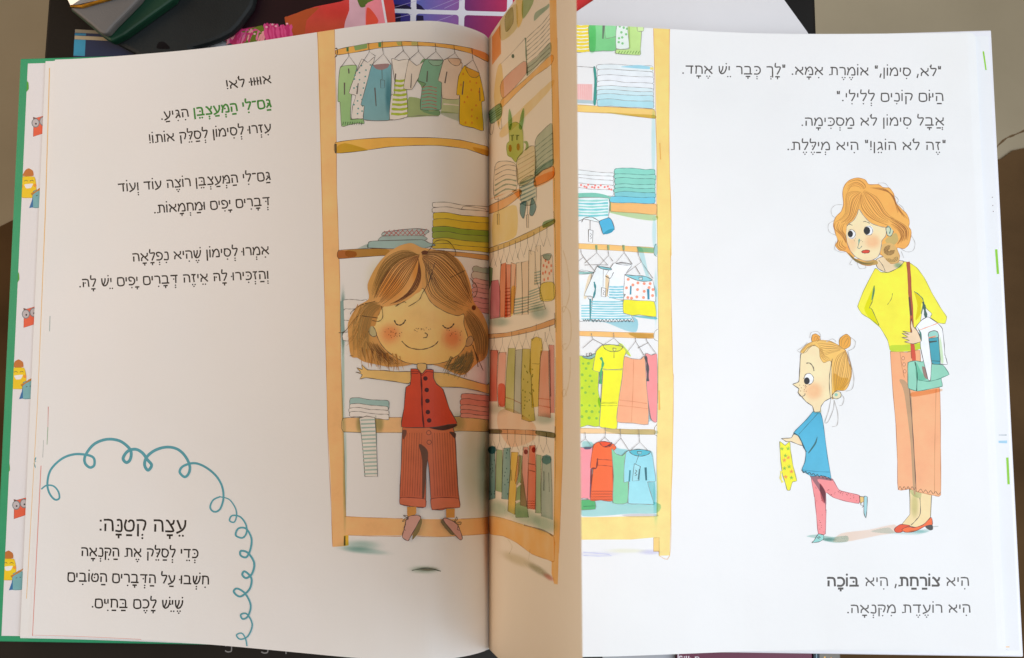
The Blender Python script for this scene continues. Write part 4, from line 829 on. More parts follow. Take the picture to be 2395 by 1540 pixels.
g.line(D_('870,1160 885,1200 870,1268 868,1350'), '#4fae6a', 5); g.line(D_('885,1242 960,1248 1030,1242'), PEN2, 1.1); g.line(D_('885,1250 1030,1250'), PEN2, 1)
for y in (145, 155, 170): g.line(E_('870,%d 930,%d 990,%d' % (y, y+2, y)), '#a8ac20', 1.1)
gm(D_, '1045,1150 1100,1165 1170,1170 1200,1145 1210,1300 1225,1500 1225,1660 1110,1650 990,1640 1000,1500 1030,1300', '#fdb083')
g.line(D_('1115,1175 1110,1400 1098,1640'), '#e48a5c', 1.1); g.line(E_('1005,128 1110,140 1215,155'), '#e48a5c', 1.2); g.line(E_('1000,170 1110,180 1220,195'), '#e48a5c', 1.1)
gm(D_, '1205,1130 1250,1140 1290,1130 1295,1300 1290,1640 1245,1615 1215,1400', '#fb9494'); g.line(D_('1205,1150 1220,1220 1222,1330'), '#4f4a4c', 5.5)
for h in (('800,975 812,1018', '735,1085', '890,1060'), ('965,970 968,1010', '885,1065', '1040,1080'), ('1128,1005 1132,1035', '1050,1140', '1195,1140'), ('1212,1010 1225,1045', '1150,1085', '1285,1125')): hang(g, D_, *h, col=PEN2)
# bottom row
g.poly(E_('735,440 810,450 800,500 735,490'), '#a8dcd8', film=True)
gm(E_, '690,495 770,495 805,485 800,640 790,880 770,870 735,868 690,860', '#fd98a0'); g.line(E_('795,650 792,860'), '#7a4a58', 4); g.poly(E_('742,485 800,482 790,498 750,500'), '#5a5a6c')
gm(E_, '690,885 820,880 828,950 690,955', '#58b870'); g.line(E_('738,930 825,925'), '#2f7a48', 1.3)
g.poly(E_('950,470 1010,495 1060,500 1090,510 1130,500 1240,510 1265,560 1282,880 1240,900 1060,640 980,520'), '#a6e0e4', film=True)
gm(E_, '815,470 850,445 905,455 965,460 985,490 960,520 958,640 960,885 870,882 792,885 800,760 812,650 790,638 800,540', '#fd6a2a', col2='#fc6c34', ol='#9a3a20')
g.poly(E_('860,445 905,442 955,458 930,482 885,478'), '#f04e1c', ol='#7a2a1a'); g.line(E_('905,480 940,465 950,450'), '#5a2018', 3)
g.line(E_('838,575 900,578 950,582'), '#9a3a20', 1.2); g.line(E_('835,618 900,622 950,628'), '#9a3a20', 1.2); g.line(E_('845,570 835,640 800,650 795,760'), '#7a2c20', 3)
for k in range(4): g.line(E_(' '.join('%g,%g' % (797+i*10.3, 812+k*20+(9 if i % 2 else 0)) for i in range(17))), '#a8381c', 1.2)
gm(E_, '950,495 985,535 1030,548 1065,520 1075,650 1070,900 960,902 965,700', '#88d4a4')
gm(E_, '1060,520 1110,505 1170,550 1240,510 1258,560 1282,738 1220,745 1240,820 1265,912 1160,910 1075,905 1080,745 1042,748 1045,620', '#98dce8', col2='#a4e4ec')
g.poly(E_('1085,512 1160,500 1240,515 1220,540 1165,552 1110,540'), '#54bccc', ol=PEN); g.poly(E_('1143,518 1175,518 1173,535 1145,533'), '#90d0d6', sm=False, ol=PEN)
g.line(E_('1155,540 1130,610'), PEN, 1); g.poly(E_('1120,608 1165,628 1155,735 1105,738'), '#a8e4ec', sm=False, ol=PEN); g.line(E_('1128,655 1140,665 1125,680 1140,690 1125,700'), PEN, 1.2); g.line(E_('1205,640 1210,730'), '#2f6a74', 4); g.line(E_('1160,650 1152,725'), '#4f7a80', 3); g.line(E_('1088,660 1082,740'), '#3f8a94', 3)
for h in (('902,335 900,410', '860,445', '955,462'), ('1015,345 1020,415', '960,480', '1080,505'), ('1155,350 1162,445', '1085,515', '1225,510'), ('750,370 755,420', '700,460', '805,482')): hang(g, E_, *h, col=PEN2)
g.done()
# ---- woman on the right page
SKR = '#fbe2b0'; OR = '#ffb556'; ORL = '#b06e2a'
g = Ink(S_R, 'woman_print', pageR, 6, label='woman with curly orange hair, yellow jumper and long orange skirt')
g.poly(H_('850,300 1080,270 1300,225 1310,290 1150,320 900,370 780,370'), '#f9e2d2', film=True); g.poly(H_('1100,285 1250,250 1320,290 1600,260 1620,270 1500,310 1300,305'), '#a8ccc8', film=True)
g.line(H_('1620,245 1668,240'), '#c8ccc8', 3)
g.poly(G_('1150,1360 1190,1365 1240,1370 1335,1380')+H_('1612,0 1605,160 1570,220 1480,250 1430,240 1360,225 1430,140 1430,0'), '#f6dca4', sm=False, ol=PEN)
g.poly(G_('1150,1370 1240,1380 1240,1440 1180,1420'), '#9fc0a8', film=True); g.line(H_('1515,0 1518,130 1480,190 1440,230'), PEN, 1.4); g.glow(*H_('1470,60')[0], 12, 40, '#b9c8a4')
g.poly(H_('1300,262 1350,225 1430,235 1400,265 1350,292 1310,290'), '#e8552c', ol='#7a2c1c'); g.poly(H_('1362,270 1410,245 1470,250 1545,225 1610,165 1618,235 1560,240 1480,280 1400,292'), '#fd7038', ol='#7a2c1c'); g.poly(H_('1562,240 1618,230 1620,268 1590,268'), '#4a4a46', ol=PEN)
g.glow(*H_('1500,285')[0], 30, 5, '#86c4c0')
# skirt
g.poly(G_('998,262 1060,262 1130,268 1235,250 1245,400 1390,540 1400,800 1402,1100 1402,1415 1350,1418 1300,1408 1220,1390 1150,1365 1060,1372 1055,1150 1042,850 1020,600'), '#fdae78', n=3, ol='#c07a4c', col2='#fcb482')
g.poly(G_('1120,500 1165,600 1180,900 1200,1380 1180,1360 1160,1000 1110,600 1070,490'), '#c49a70', film=False)
g.line(G_('1150,560 1170,800 1190,1100 1205,1385'), '#5a4438', 1.6); g.line(G_('1365,560 1355,1000 1352,1400'), '#d08a58', 1.1); g.line(G_('1075,268 1090,380 1110,470'), '#c07a4c', 1.1)
g.line(G_(' '.join('%g,%g' % (1060+i*16, 1372+(-26 if i % 2 else 0)) for i in range(10))), '#8a5a3a', 1.3); g.line(G_(' '.join('%g,%g' % (1222+i*20, 1388+i*3+(-24 if i % 2 else 0)) for i in range(10))), '#8a5a3a', 1.3)
for q in ('1100,315', '1107,365', '1113,420'): g.dot(*G_(q)[0], 4, '#b06a40', 5); g.dot(*G_(q)[0], 2.8, '#fdb488', 3.8)
g.poly(G_('1170,590 1395,560 1395,585 1180,625'), '#e8a070', film=True)
# jumper
g.poly(F_('875,825 920,855 985,858 1060,820 1110,770 1160,785 1210,820 1270,900 1330,1020 1400,1140 1450,1215 1437,1268 1380,1262 1320,1218 1332,1190 1290,1150 1265,1120 1240,1240 1235,1420 1240,1470 1150,1492 1003,1492 975,1400 915,1300 850,1240 770,1190 735,1130 780,1010'), '#fbf036', n=3, ol='#a8a238')
g.poly(F_('868,960 872,1010 850,1100 830,1140 845,1150 905,1270 900,1285 830,1230 790,1160 800,1110'), '#d4dc3c', film=True); g.poly(F_('865,962 873,1000 860,1060 845,1080 855,1010'), '#4f9a60'); g.line(F_('868,965 855,1080 830,1140 850,1155 905,1280'), '#5f6a3c', 1.4)
g.poly(F_('1190,1015 1230,1040 1265,1100 1245,1110 1240,1190 1200,1240 1215,1120'), '#c9ae48', film=True); g.line(F_('1190,1012 1225,1035 1262,1085 1245,1190'), '#4f7a5c', 1.8)
g.poly(F_('1000,1445 1100,1440 1235,1430 1235,1475 1010,1490'), '#c6dc1c'); g.line(F_('1015,1025 1005,1070 975,1115'), '#8a8a30', 1.2)
# neck, bag strap, bag
g.poly(F_('880,760 935,730 1000,740 1070,760 1105,772 1060,820 985,855 945,850 895,820'), '#f4d8ac', ol=PEN); g.glow(*F_('1060,800')[0], 14, 9, '#6fae98')
g.line(F_('905,760 935,800 955,845'), PEN, 1.2)
g.line(F_('1140,780 1150,900 1155,1020 1165,1140 1170,1290 1172,1420 1178,1540'), '#b5552c', 9*SRC*1.0+3, wob=.06); g.line(G_('1172,190 1182,260 1188,340'), '#d84c2c', 9, wob=.05); g.line(F_('1150,1060 1163,1200'), '#6a3a28', 4)
g.line(F_('1262,1100 1275,1160 1285,1220'), '#3f5f54', 6)
g.poly(G_('1140,350 1200,335 1255,345 1270,320 1300,340 1320,360 1420,370 1470,445 1405,475 1415,540 1300,565 1215,580 1142,555 1138,450'), '#93d4b8', n=3, ol='#3f7a68', olw=1.4)
g.poly(G_('1205,350 1250,430 1300,480 1215,490 1200,420'), '#7cc4ac', film=True); g.line(G_('1195,345 1212,440 1208,575'), '#2f5a4c', 2.2); g.line(G_('1225,490 1310,500 1400,478'), '#3f7a68', 1.4); g.poly(G_('1252,380 1300,410 1300,480 1270,465'), '#9a7a6c')
g.poly(F_('1200,1300 1250,1240 1300,1215 1370,1260 1415,1310 1430,1440 1435,1520')+G_('1440,300 1455,365 1390,360 1330,350 1320,490 1300,485 1265,340 1240,230 1235,130'), '#f7f8f8', n=3, ol=PEN)
g.line(F_('1220,1325 1300,1295 1380,1265'), '#f4a884', 1.6); g.poly(G_('1200,50 1245,110 1248,180 1225,90'), '#3f7a6c')
g.poly(G_('1305,110 1345,92 1380,105 1388,200 1398,360 1330,355 1310,200'), '#3fa2b0', n=3, ol=PEN); g.poly(G_('1305,112 1345,94 1378,106 1382,145 1310,150'), '#9cd4c4', ol=PEN); g.line(G_('1308,150 1360,138'), '#f08a60', 2); g.line(G_('1312,185 1368,178'), '#3a4a40', 4); g.line(G_('1330,335 1396,340'), '#2f6a70', 1.6)
g.poly(G_('1395,140 1410,200 1425,340 1405,350 1390,230'), '#d4ecc0', film=True)
g.poly(F_('1165,1230 1180,1290 1215,1330 1245,1410 1180,1432 1110,1415 1150,1405 1088,1380 1140,1378 1088,1345 1150,1355 1095,1330 1170,1340 1160,1290'), '#f8d8b0', n=3, ol=PEN)
# head
for q in ('620,315 560,315 522,350 530,400 560,420', '545,440 500,470 505,530 560,560 590,590', '900,140 960,145 1010,220 1060,270 1050,300', '1050,300 1100,340 1120,420', '1165,560 1195,620 1180,680 1130,692 1080,665', '700,740 670,790 690,795', '730,780 750,825 800,820 790,795', '560,610 550,670 600,695 640,690', '1085,690 1105,740'): g.line(F_(q), '#c6c2bc', 1.2)
g.poly(F_('620,310 615,200 650,130 720,98 790,110 825,150 900,150 940,175 990,180 1025,230 1035,290 1080,340 1130,390 1150,450 1145,490 1165,530 1150,620 1110,665 1050,660 1070,720 1060,775 1000,785 960,740 905,700 890,620 700,740 880,760 850,800 770,795 700,740 640,690 590,680 555,640 575,600 555,540 540,470 560,410 600,370'), OR, n=4, ol='#c8843c')
g.poly(F_('640,690 700,740 780,770 880,760 895,790 840,800 760,790 700,755'), '#c9a050'); g.poly(F_('960,590 1040,540 1060,600 1020,640 970,625'), '#cdb066'); g.poly(F_('925,640 990,620 1040,650 1070,740 1050,780 990,780 935,720'), '#e2b468')
g.poly(F_('745,350 780,400 840,460 920,490 960,500 960,560 930,600 925,640 905,720 860,755 800,765 730,740 680,690 650,620 640,540 650,480 700,440 730,390'), SKR, n=4, ol=PEN2)
g.glow(*F_('855,610')[0], 25, 24, '#fb8f74', p=.45); g.glow(*F_('680,640')[0], 18, 28, '#fb9a80', p=.45)
g.dot(*F_('687,552')[0], 9.4, '#f6f6f4', 11, k=14); g.dot(*F_('675,548')[0], 6.2, '#23211f', 8, k=12); g.dot(*F_('823,520')[0], 10.8, '#f6f6f4', 11.5, k=14); g.dot(*F_('808,522')[0], 7.8, '#23211f', 9.2, k=12)
g.line(F_('660,520 690,513 718,545 700,580 670,580'), PEN, 1); g.line(F_('790,495 830,487 855,520 840,555 800,555'), PEN, 1)
g.line(F_('650,482 665,470 690,478'), PEN, 1.3); g.line(F_('780,450 795,448 830,462'), PEN, 1.3)
g.line(F_('750,590 742,630 735,660 750,665 768,645'), '#7a8a7a', 1.4); g.poly(F_('742,590 752,590 748,620 740,625'), '#6fae98')
for _ in range(10): g.dot(*F_('%g,%g' % (random.uniform(705, 780), random.uniform(580, 618)))[0], .8, '#8a6a4a', k=5)
g.poly(F_('765,690 790,678 828,680 825,698 795,703 775,700'), '#e0482c', ol='#6a2a20')
g.poly(F_('962,500 990,475 1015,485 1020,530 1000,565 975,560 965,530'), '#cfd8b8', ol=PEN); g.line(F_('975,495 985,490 998,510 990,545'), '#3f7a70', 2)
# hair locks over the face
g.poly(F_('765,205 740,350 690,430 650,470 640,560 650,640 610,640 560,560 560,450 620,380 640,250'), OR, n=4); g.poly(F_('765,205 755,330 800,400 880,470 980,480 1040,540 1100,500 1060,420 980,300 860,210'), OR, n=4)
fl_ = g.flow
fl_(F_('760,205 640,220 630,380 550,450'), F_('765,215 750,330 700,430 640,480'), 17, ORL, 1.25)
fl_(F_('770,210 760,330 850,430 980,480'), F_('780,195 900,250 980,380 1060,430'), 17, ORL, 1.25)
fl_(F_('650,130 740,110 800,160 780,190'), F_('640,240 680,170 740,170 765,200'), 8, ORL, 1.1)
fl_(F_('800,180 940,180 1020,260 1060,400'), F_('960,190 1030,250 1060,340 1140,430'), 12, ORL, 1.1)
fl_(F_('980,400 1060,440 1140,500 1140,600'), F_('1000,480 1060,520 1080,580 1040,640'), 15, ORL, 1.2)
fl_(F_('555,440 540,500 600,560 640,620'), F_('640,470 620,520 640,560 650,640'), 9, ORL, 1.2)
fl_(F_('575,600 560,640 600,680 640,670'), F_('620,600 610,630 630,650 645,660'), 5, ORL, 1.2)
fl_(F_('650,690 720,750 800,780 880,770'), F_('660,700 720,775 800,800 870,795'), 6, '#7a6a34', 1.2)
for r in (9, 14, 20, 26, 32):
    g.line(F_(' '.join('%g,%g' % (988+r*1.3*math.cos(a), 680+r*1.2*math.sin(a)) for a in [k*.7 for k in range(8)])), '#8a6430', 1.2)
for r in (12, 20, 28): g.line(F_(' '.join('%g,%g' % (1010+r*1.6*math.cos(a), 745+r*math.sin(a)) for a in [k*.6-.5 for k in range(7)])), '#9a7a40', 1.1)
g.done()
# ---- child on the right page
g = Ink(S_R, 'child_print', pageR, 6, label='child with two hair buns holding a yellow swimsuit')
g.poly(H_('555,325 640,310 780,330 900,320 900,370 780,378 650,345'), '#b8d8d0', film=True); g.glow(*H_('745,352')[0], 22, 6, '#6f9a94')
g.poly(G_('360,1262 430,1260 530,1285 585,1375 660,1395 750,1418 745,1482 640,1465 540,1435 480,1395 478,1540')+H_('722,100 715,305 655,300 640,150 625,0')+G_('385,1420'), '#fb9494', n=3, ol='#a8585c')
g.poly(G_('360,1262 530,1285 520,1300 410,1290 475,1385 480,1500 440,1400 370,1290'), '#a06a70', film=False); g.poly(G_('430,1320 475,1390 470,1480 440,1440'), '#7a5058', film=True)
for _ in range(46):
    u = random.random(); f = random.random()
    if f < .5: q = G_('%g,%g' % (480+u*250, 1345+u*100+random.uniform(-18, 22)+30*(u < .3)))
    else: q = G_('%g,%g' % (395+u*30+random.uniform(0, 40), 1330+u*390))
    g.dot(q[0][0], q[0][1], .9, '#a83c40', k=5)
g.poly(G_('750,1425 790,1430 790,1465 755,1480'), '#f0c878', sm=False, ol=PEN); g.poly(G_('785,1428 812,1430 808,1540 800,1600 785,1560'), '#a8d8dc', ol=PEN, n=3); g.line(G_('775,1470 755,1490 780,1500 770,1515'), PEN, 1)
g.poly(H_('655,305 700,315 700,350 660,372 600,380 620,360'), '#98d8d0', ol=PEN, n=3); g.line(H_('650,320 675,335 645,335 670,350'), PEN, 1)
g.poly(G_('220,925 270,940 300,1015 260,1010 200,985 160,985 130,965 120,960 200,955'), '#f8dcb0', ol=PEN, n=3)
g.poly(G_('108,985 150,1015 188,985 195,1060 215,1180 245,1300 210,1310 190,1375 168,1375 150,1310 130,1250 115,1130'), '#fbf02c', n=3, ol='#8a8a50')
for q, cc in (('125,1042', '#7fbc3c'), ('176,1040', '#7fbc3c'), ('155,1098', '#7fbc3c'), ('145,1200', '#7fbc3c'), ('183,1185', '#7fbc3c'), ('203,1275', '#7fbc3c'), ('145,1135', '#f8904c'), ('176,1112', '#f8904c'), ('202,1225', '#f8904c'), ('155,1268', '#f8904c')):
    (p,) = G_(q)
    for k in range(5):
        a = k*2*math.pi/5-1.57; g.line([(p[0], p[1]), (p[0]+4.0*math.cos(a), p[1]+4.0*math.sin(a))], cc, 1.6, sm=False)
g.line(G_('120,1225 115,1280 130,1310'), '#f4ea60', 4)
g.poly(G_('375,745 430,745 450,800 465,900 490,1100 520,1280 470,1262 420,1262 360,1262 285,1215 310,1150 318,1065 265,945 220,920 240,890 330,800'), '#46b0d2', n=3, ol='#2f6a7c', col2='#58bcdc')
g.line(G_('412,760 330,850 262,925'), '#2f6a7c', 1.2); g.poly(G_('410,942 400,1000 350,1070 335,1075 385,1000'), '#2f6a70'); g.line(G_('220,915 262,945 300,1030 320,1065'), '#2c4f58', 2); g.line(G_('290,1212 400,1225 515,1230'), '#2f8aa8', 1.2)
g.line(G_(' '.join('%g,%g' % (285+i*15.5, 1215+i*4.2+(16 if i % 2 else 0)) for i in range(16))), '#2a4a52', 1.7)
g.poly(G_('380,690 440,690 438,750 385,750'), '#f4d49c', sm=False); g.glow(*G_('410,742')[0], 14, 8, '#8fb09a')
g.poly(G_('275,290 300,250 350,215 430,215 520,240 560,300 545,420 540,560 540,620 470,660 440,700 430,745 385,745 370,700 320,665 285,625 255,590 262,560 212,525 245,512 262,500 268,420'), SKR, n=3, ol=PEN)
g.poly(G_('370,130 400,120 432,145 430,175 400,195 365,175'), '#f0a640', ol='#a87a30'); g.poly(G_('590,160 640,122 675,150 672,215 630,240 590,225'), '#f4ac3c', ol='#a87a30')
g.poly(G_('365,185 430,170 520,180 600,225 640,260 655,330 685,420 672,500 635,570 560,575 545,620 530,640 525,500 520,340 460,350 430,300 425,240 380,210 330,235 290,278 275,262 320,210'), '#fbc463', n=4, ol='#b98a3c')
g.poly(G_('540,440 600,470 660,480 620,570 560,575 545,600'), '#c8a850', film=True)
g.flow(G_('640,250 560,300 530,420 540,590'), G_('640,260 690,380 680,500 600,570'), 20, '#b88238', 1.2)
g.flow(G_('390,185 480,170 560,190 620,240'), G_('430,240 460,300 520,280 600,250'), 12, '#b88238', 1.1)
g.flow(G_('370,190 320,215 290,250 275,270'), G_('400,200 350,235 320,270 290,280'), 6, '#a88a4c', 1.1); g.flow(G_('430,230 430,290 460,330 500,345'), G_('450,230 470,290 500,300 520,320'), 7, '#b88238', 1)
g.flow(G_('600,220 600,160 640,130 670,160'), G_('640,230 670,220 670,180 640,160'), 6, '#b88238', 1); g.flow(G_('380,180 375,140 400,130 425,150'), G_('400,190 420,180 420,160 400,150'), 4, '#b88238', 1)
for q in ('350,150 360,110 410,100 435,130 430,160', '480,185 530,160 560,180', '680,150 715,180 705,230 660,255', '655,260 690,400 705,480 690,560 640,580', '520,640 500,740 470,830 500,820 540,720 545,660', '545,650 575,760 570,850 530,865', '600,600 625,640 610,690 590,695', '290,280 260,262 250,255', '330,190 300,220 250,250'): g.line(G_(q), '#c4c0ba', 1.2)
g.poly(G_('530,610 560,580 595,590 598,625 565,642 535,632'), '#e8dcb0', ol=PEN); g.dot(*G_('560,608')[0], 4, '#8fc4ae', 3.8)
g.glow(*G_('380,578')[0], 29, 27, '#fb9478', p=.45)
g.dot(*G_('342,480')[0], 10.6, '#f6f6f4', 12.4, k=16); g.dot(*G_('325,497')[0], 6.8, '#252220', 8.4, k=12); g.line(G_('300,480 315,445 350,438 378,470 370,510 340,530'), PEN, 1.1)
g.line(G_('322,355 350,355 375,385 382,415'), '#6a5a48', 2); g.line(G_('255,590 275,620 305,615 310,600'), PEN, 1.3)
for _ in range(12): g.dot(*G_('%g,%g' % (random.uniform(262, 325), random.uniform(525, 580)))[0], 1.05, '#a05a2c', k=5)
g.line(G_('530,320 512,420 505,520 515,640'), PEN, 1.2)
g.done()
# ---- patterned endpaper and marks on the right-hand cover
g = Ink(endL, 'pattern_print', eo, 2, label='repeating small red, yellow and blue pictures')
ZZ = cr(0, 0, SRC)
def creature(x, y, s=1.0, sk=-.07, what=0):
    g.cut('figure_print')
    def P(t): return [(x+(a+b*sk)*s, y+(b+.0*a)*s) for a, b in (map(float, q.split(',')) for q in t.split())]
    if what == 0:
        g.poly(P('-14,-12 14,-20 18,20 -12,30'), '#ee6a4c', sm=False, ol='#a8503c', olw=1)
        g.poly(P('-16,-16 -8,-14 -14,-6'), '#7a4a40', sm=False)
        for dx, dy in ((-9, -2), (9, -6)):
            (p,) = P('%g,%g' % (dx, dy)); g.dot(p[0], p[1], 9.5, '#7a8486', 11, k=12); g.dot(p[0], p[1], 7.6, '#c8bfc0', 9, k=12); g.dot(p[0]+1, p[1]+2, 2.2, '#33302e')
    elif what == 1:
        g.poly(P('-14,-18 14,-18 20,2 20,30 -18,30 -18,0'), '#fbd42c', ol='#c89a28', olw=1, n=3)
        g.poly(P('-14,-20 -8,-34 0,-38 10,-32 12,-20'), '#c97a3c', n=3); g.line(P('-9,-8 -5,-10 -1,-8'), PEN, 1.2); g.line(P('5,-8 9,-10 13,-8'), PEN, 1.2)
        g.poly(P('-8,0 12,-2 8,8 -3,9'), '#f8f4f0', n=3); g.dot(*P('-14,4')[0], 4, '#f8a03c'); g.dot(*P('17,2')[0], 4, '#f8a03c')
    elif what == 2:
        g.poly(P('-12,-16 14,-20 18,24 -12,26'), '#7fb8bc', ol='#4f8088', olw=1, n=3); g.poly(P('-12,0 -20,28 -10,26'), '#3f78ac', sm=False)
        g.line(P('-16,-8 2,-20 18,-30'), '#c8863c', 4); g.line(P('-4,-4 -1,-5'), PEN, 1.4); g.line(P('6,-6 9,-6'), PEN, 1.4)
    else: g.poly(P('-4,-20 6,-12 8,4 0,14 -4,14'), '#5aa83c', n=3)
for k in range(3):
    dy = k*447; dx = -k*22.5
    creature(92+dx, 290+dy, 1, what=0); creature(65+dx*1.05, 432+dy, 1, what=1); creature(88+dx*1.05, 462+dy, .9, what=2)
for k in range(3): creature(60-k*22, 205+k*446, .95, what=3)
g.done()
g = Ink(pages[1], 'edge_print', eo, 6, label='thin orange line down the page edge')
g.line(Z_('116,160 106,500 88,940 62,1400'), '#eec27e', 1.8, sm=False); g.done()
g = Ink(endR, 'pattern_print', eo2, 2, label='slivers of green and blue print at the cover edge')
for q in ('2300,122 2306,163', '2330,585 2334,640', '2356,1072 2359,1132'): g.cut('mark_print'); g.line(Z_(q), '#8fd02c', 4.6, sm=False)
g.cut('mark_print'); g.line(Z_('2336,1018 2354,1018'), '#8a9ca4', 1.6); g.cut('mark_print'); g.line(Z_('2337,1034 2354,1034'), '#a8d4ea', 5)
for q in ('2321,462', '2322,481', '2323,495'): g.cut('mark_print'); g.dot(*Z_(q)[0], 1.3, '#8a7a74', k=6)
g.cut('mark_print'); g.line(Z_('2276,480 2284,560'), '#f8dcc0', 1.4); g.done()

# ---- small marks on the book's lower right edge
g = Ink(endR, 'edge_print', eo2, 3, label='short orange marks at the lower edge')
for q in ('2692,2560 2820,2562', '3074,2562 3196,2564'):
    g.cut('edge_print'); g.line([(a*SRC, b*SRC) for a, b in (map(float, r.split(',')) for r in q.split())], '#f6c98c', 4.4, sm=False, wob=.02)
g.cut('edge_print'); g.line([(3875*SRC, 2533.5*SRC), (3951*SRC, 2533.5*SRC)], '#f6c890', 2, sm=False)
g.cut('edge_print'); g.line([(3922*SRC, 2538*SRC), (3950*SRC, 2566*SRC)], '#a8a8ac', .9, sm=False)
g.done()
# ================================================================== WHAT LIES AROUND THE BOOK
def flat(z): return Surf([(-9, z), (9, z)], -9, 9, 1, smooth=False)
FL = surf_mat('floor_stone', '#b3a68a', rough=.4, spec=.35, col2='#c4b79a', scale=.5, detail=8)
fl = mesh('floor', [(-60, -60, -5.5), (60, -60, -5.5), (60, 60, -5.5), (-60, 60, -5.5)], [(0, 1, 2, 3)], FL); fl['kind'] = 'structure'
RUG = surf_mat('rug_pile', '#54402a', rough=.95, spec=.1, col2='#705639', scale=.9, bump=.4, bscale=30)
rug = slab('rug', pxpoly([(-700, 700), (-60, 560), (60, 500), (1200, 345), (2290, 380), (2343, 372), (2370, 352), (2440, 338), (3100, 300), (3300, 2600), (-900, 2600)], -5.46), -5.499, -5.46, RUG)
tag(rug, 'dark brown rug on the pale stone floor below the table', 'rug')
crk = Ink(flat(-5.5), 'floor_crack', fl, 3, label='thin brown crack in the pale stone'); crk.line([(2330, 345), (2352, 325), (2375, 315), (2410, 300)], '#6f5636', 4, wob=.4); crk.done()
BLK = surf_mat('black_lacquer', '#14110e', rough=.5, spec=.22, var=.25, bump=.05)
table = empty('table', (0, 0, -5.5)); tag(table, 'narrow black lacquered table carrying the book and papers', 'table')
tp = pxpoly([(112, 0), (1907, 0), (1964, 1540), (-4, 1540)], -.2)
def ext(a, b, t): return (a[0]+(b[0]-a[0])*t, a[1]+(b[1]-a[1])*t)
tq = [ext(tp[3], tp[0], 1.5), ext(tp[2], tp[1], 1.5), ext(tp[1], tp[2], 1.25), ext(tp[0], tp[3], 1.25)]
slab('tabletop', tq, -.45, -.2, BLK, table, .015)
cx_, cy_ = sum(p[0] for p in tq)/4, sum(p[1] for p in tq)/4
for p in tq:
    x, y = ext(p, (cx_, cy_), .1); slab('leg', [(x-.18, y-.18), (x+.18, y-.18), (x+.18, y+.18), (x-.18, y+.18)], -5.455, -.451, BLK, table, .02)
def card(name, px, zb, zt, mat, label, cat, group=None, bevel=.004):
    o = slab(name, pxpoly(px, zt), zb, zt, mat, None, bevel); tag(o, label, cat, group); return o
WP = surf_mat('white_card', '#dcdce0', rough=.5, var=.02); GP = surf_mat('grid_cover', '#dcdde6', rough=.3, spec=.5, var=.015)
# blue striped book
bb = card('closed_book', [(174, 69), (420, 74), (430, 210), (168, 210)], -.198, -.135, surf_mat('navy_cloth', '#1b2a4c', rough=.5, var=.1), 'navy blue book with teal edge and tan stripes, half hidden under the green cover', 'book')
g = Ink(flat(-.135), 'stripe_print', bb, 1, label='tan and teal stripes')
g.poly(T1('283,345 620,365 620,400 280,385'), '#8f8672', sm=False); g.poly(T1('280,392 410,396 408,420 278,418'), '#2f7a9c', sm=False)
g.poly(T1('277,420 700,440 700,482 275,462'), '#b3a283', sm=False); g.poly(T1('272,465 405,470 395,660 262,655'), '#3a93b4', sm=False); g.done()
# white sheet under the flower magazine
card('paper_sheet', [(390, 60), (560, 90), (600, 190), (380, 190)], -.16, -.1545, WP, 'plain white sheet peeking out below the flower magazine', 'paper')
# magazine with a tiled purple cover
gm_ = card('magazine', [(876, -70), (1420, -70), (1405, 170), (896, 170)], -.197, -.165, GP, 'magazine with blue, purple and red tiles on a white cover', 'magazine', bevel=.003)
g = Ink(flat(-.165), 'tile_print', gm_, 1, label='rounded blue, purple and red tiles')
def rtile(x0, y0, x1, y1, c1, c2, r=7, sk=.03):
    P = []
    for cx, cy, a0 in ((x1-r, y0+r, -90), (x1-r, y1-r, 0), (x0+r, y1-r, 90), (x0+r, y0+r, 180)):
        for k in range(4):
            a = math.radians(a0+k*30); X, Y = cx+r*math.cos(a), cy+r*math.sin(a); P.append((X+(Y)*-.03, Y+(X-900)*sk))
    g.poly(P, c1, sm=False, col2=c2, vert=False)
rows = ((-62, 20), (30, 128)); cols = ((905, 961, '#2a2f86', '#3a2f7c'), (974, 1074, '#5a66b4', '#8c5a9c'), (1087, 1186, '#6f2f6c', '#b02c54'), (1199, 1300, '#b8304c', '#cc2f3c'), (1312, 1410, '#cc3038', '#d23a34'))
for y0, y1 in rows:
    for x0, x1, a, b_ in cols: rtile(x0, y0, x1, y1, a, b_)
g.poly([(905, 10), (950, 12), (962, 18), (962, 22), (905, 20)], '#1a1438', sm=False); g.poly([(905, 33), (938, 34), (936, 60), (905, 60)], '#1a1438', sm=False)
g.poly([(974, 8), (985, 14), (994, 24), (974, 22)], '#1c1440', sm=False); g.poly([(974, 36), (990, 37), (992, 60), (974, 60)], '#1c1440', sm=False)
for q in ((908, 22, 1010, -8), (1000, 24, 1075, -6), (1040, 20, 1110, -14), (915, 45, 962, 34), (1000, 58, 1060, 36)): g.line([(q[0], q[1]), (q[2], q[3])], '#a89cc8', .9, sm=False)
g.done()
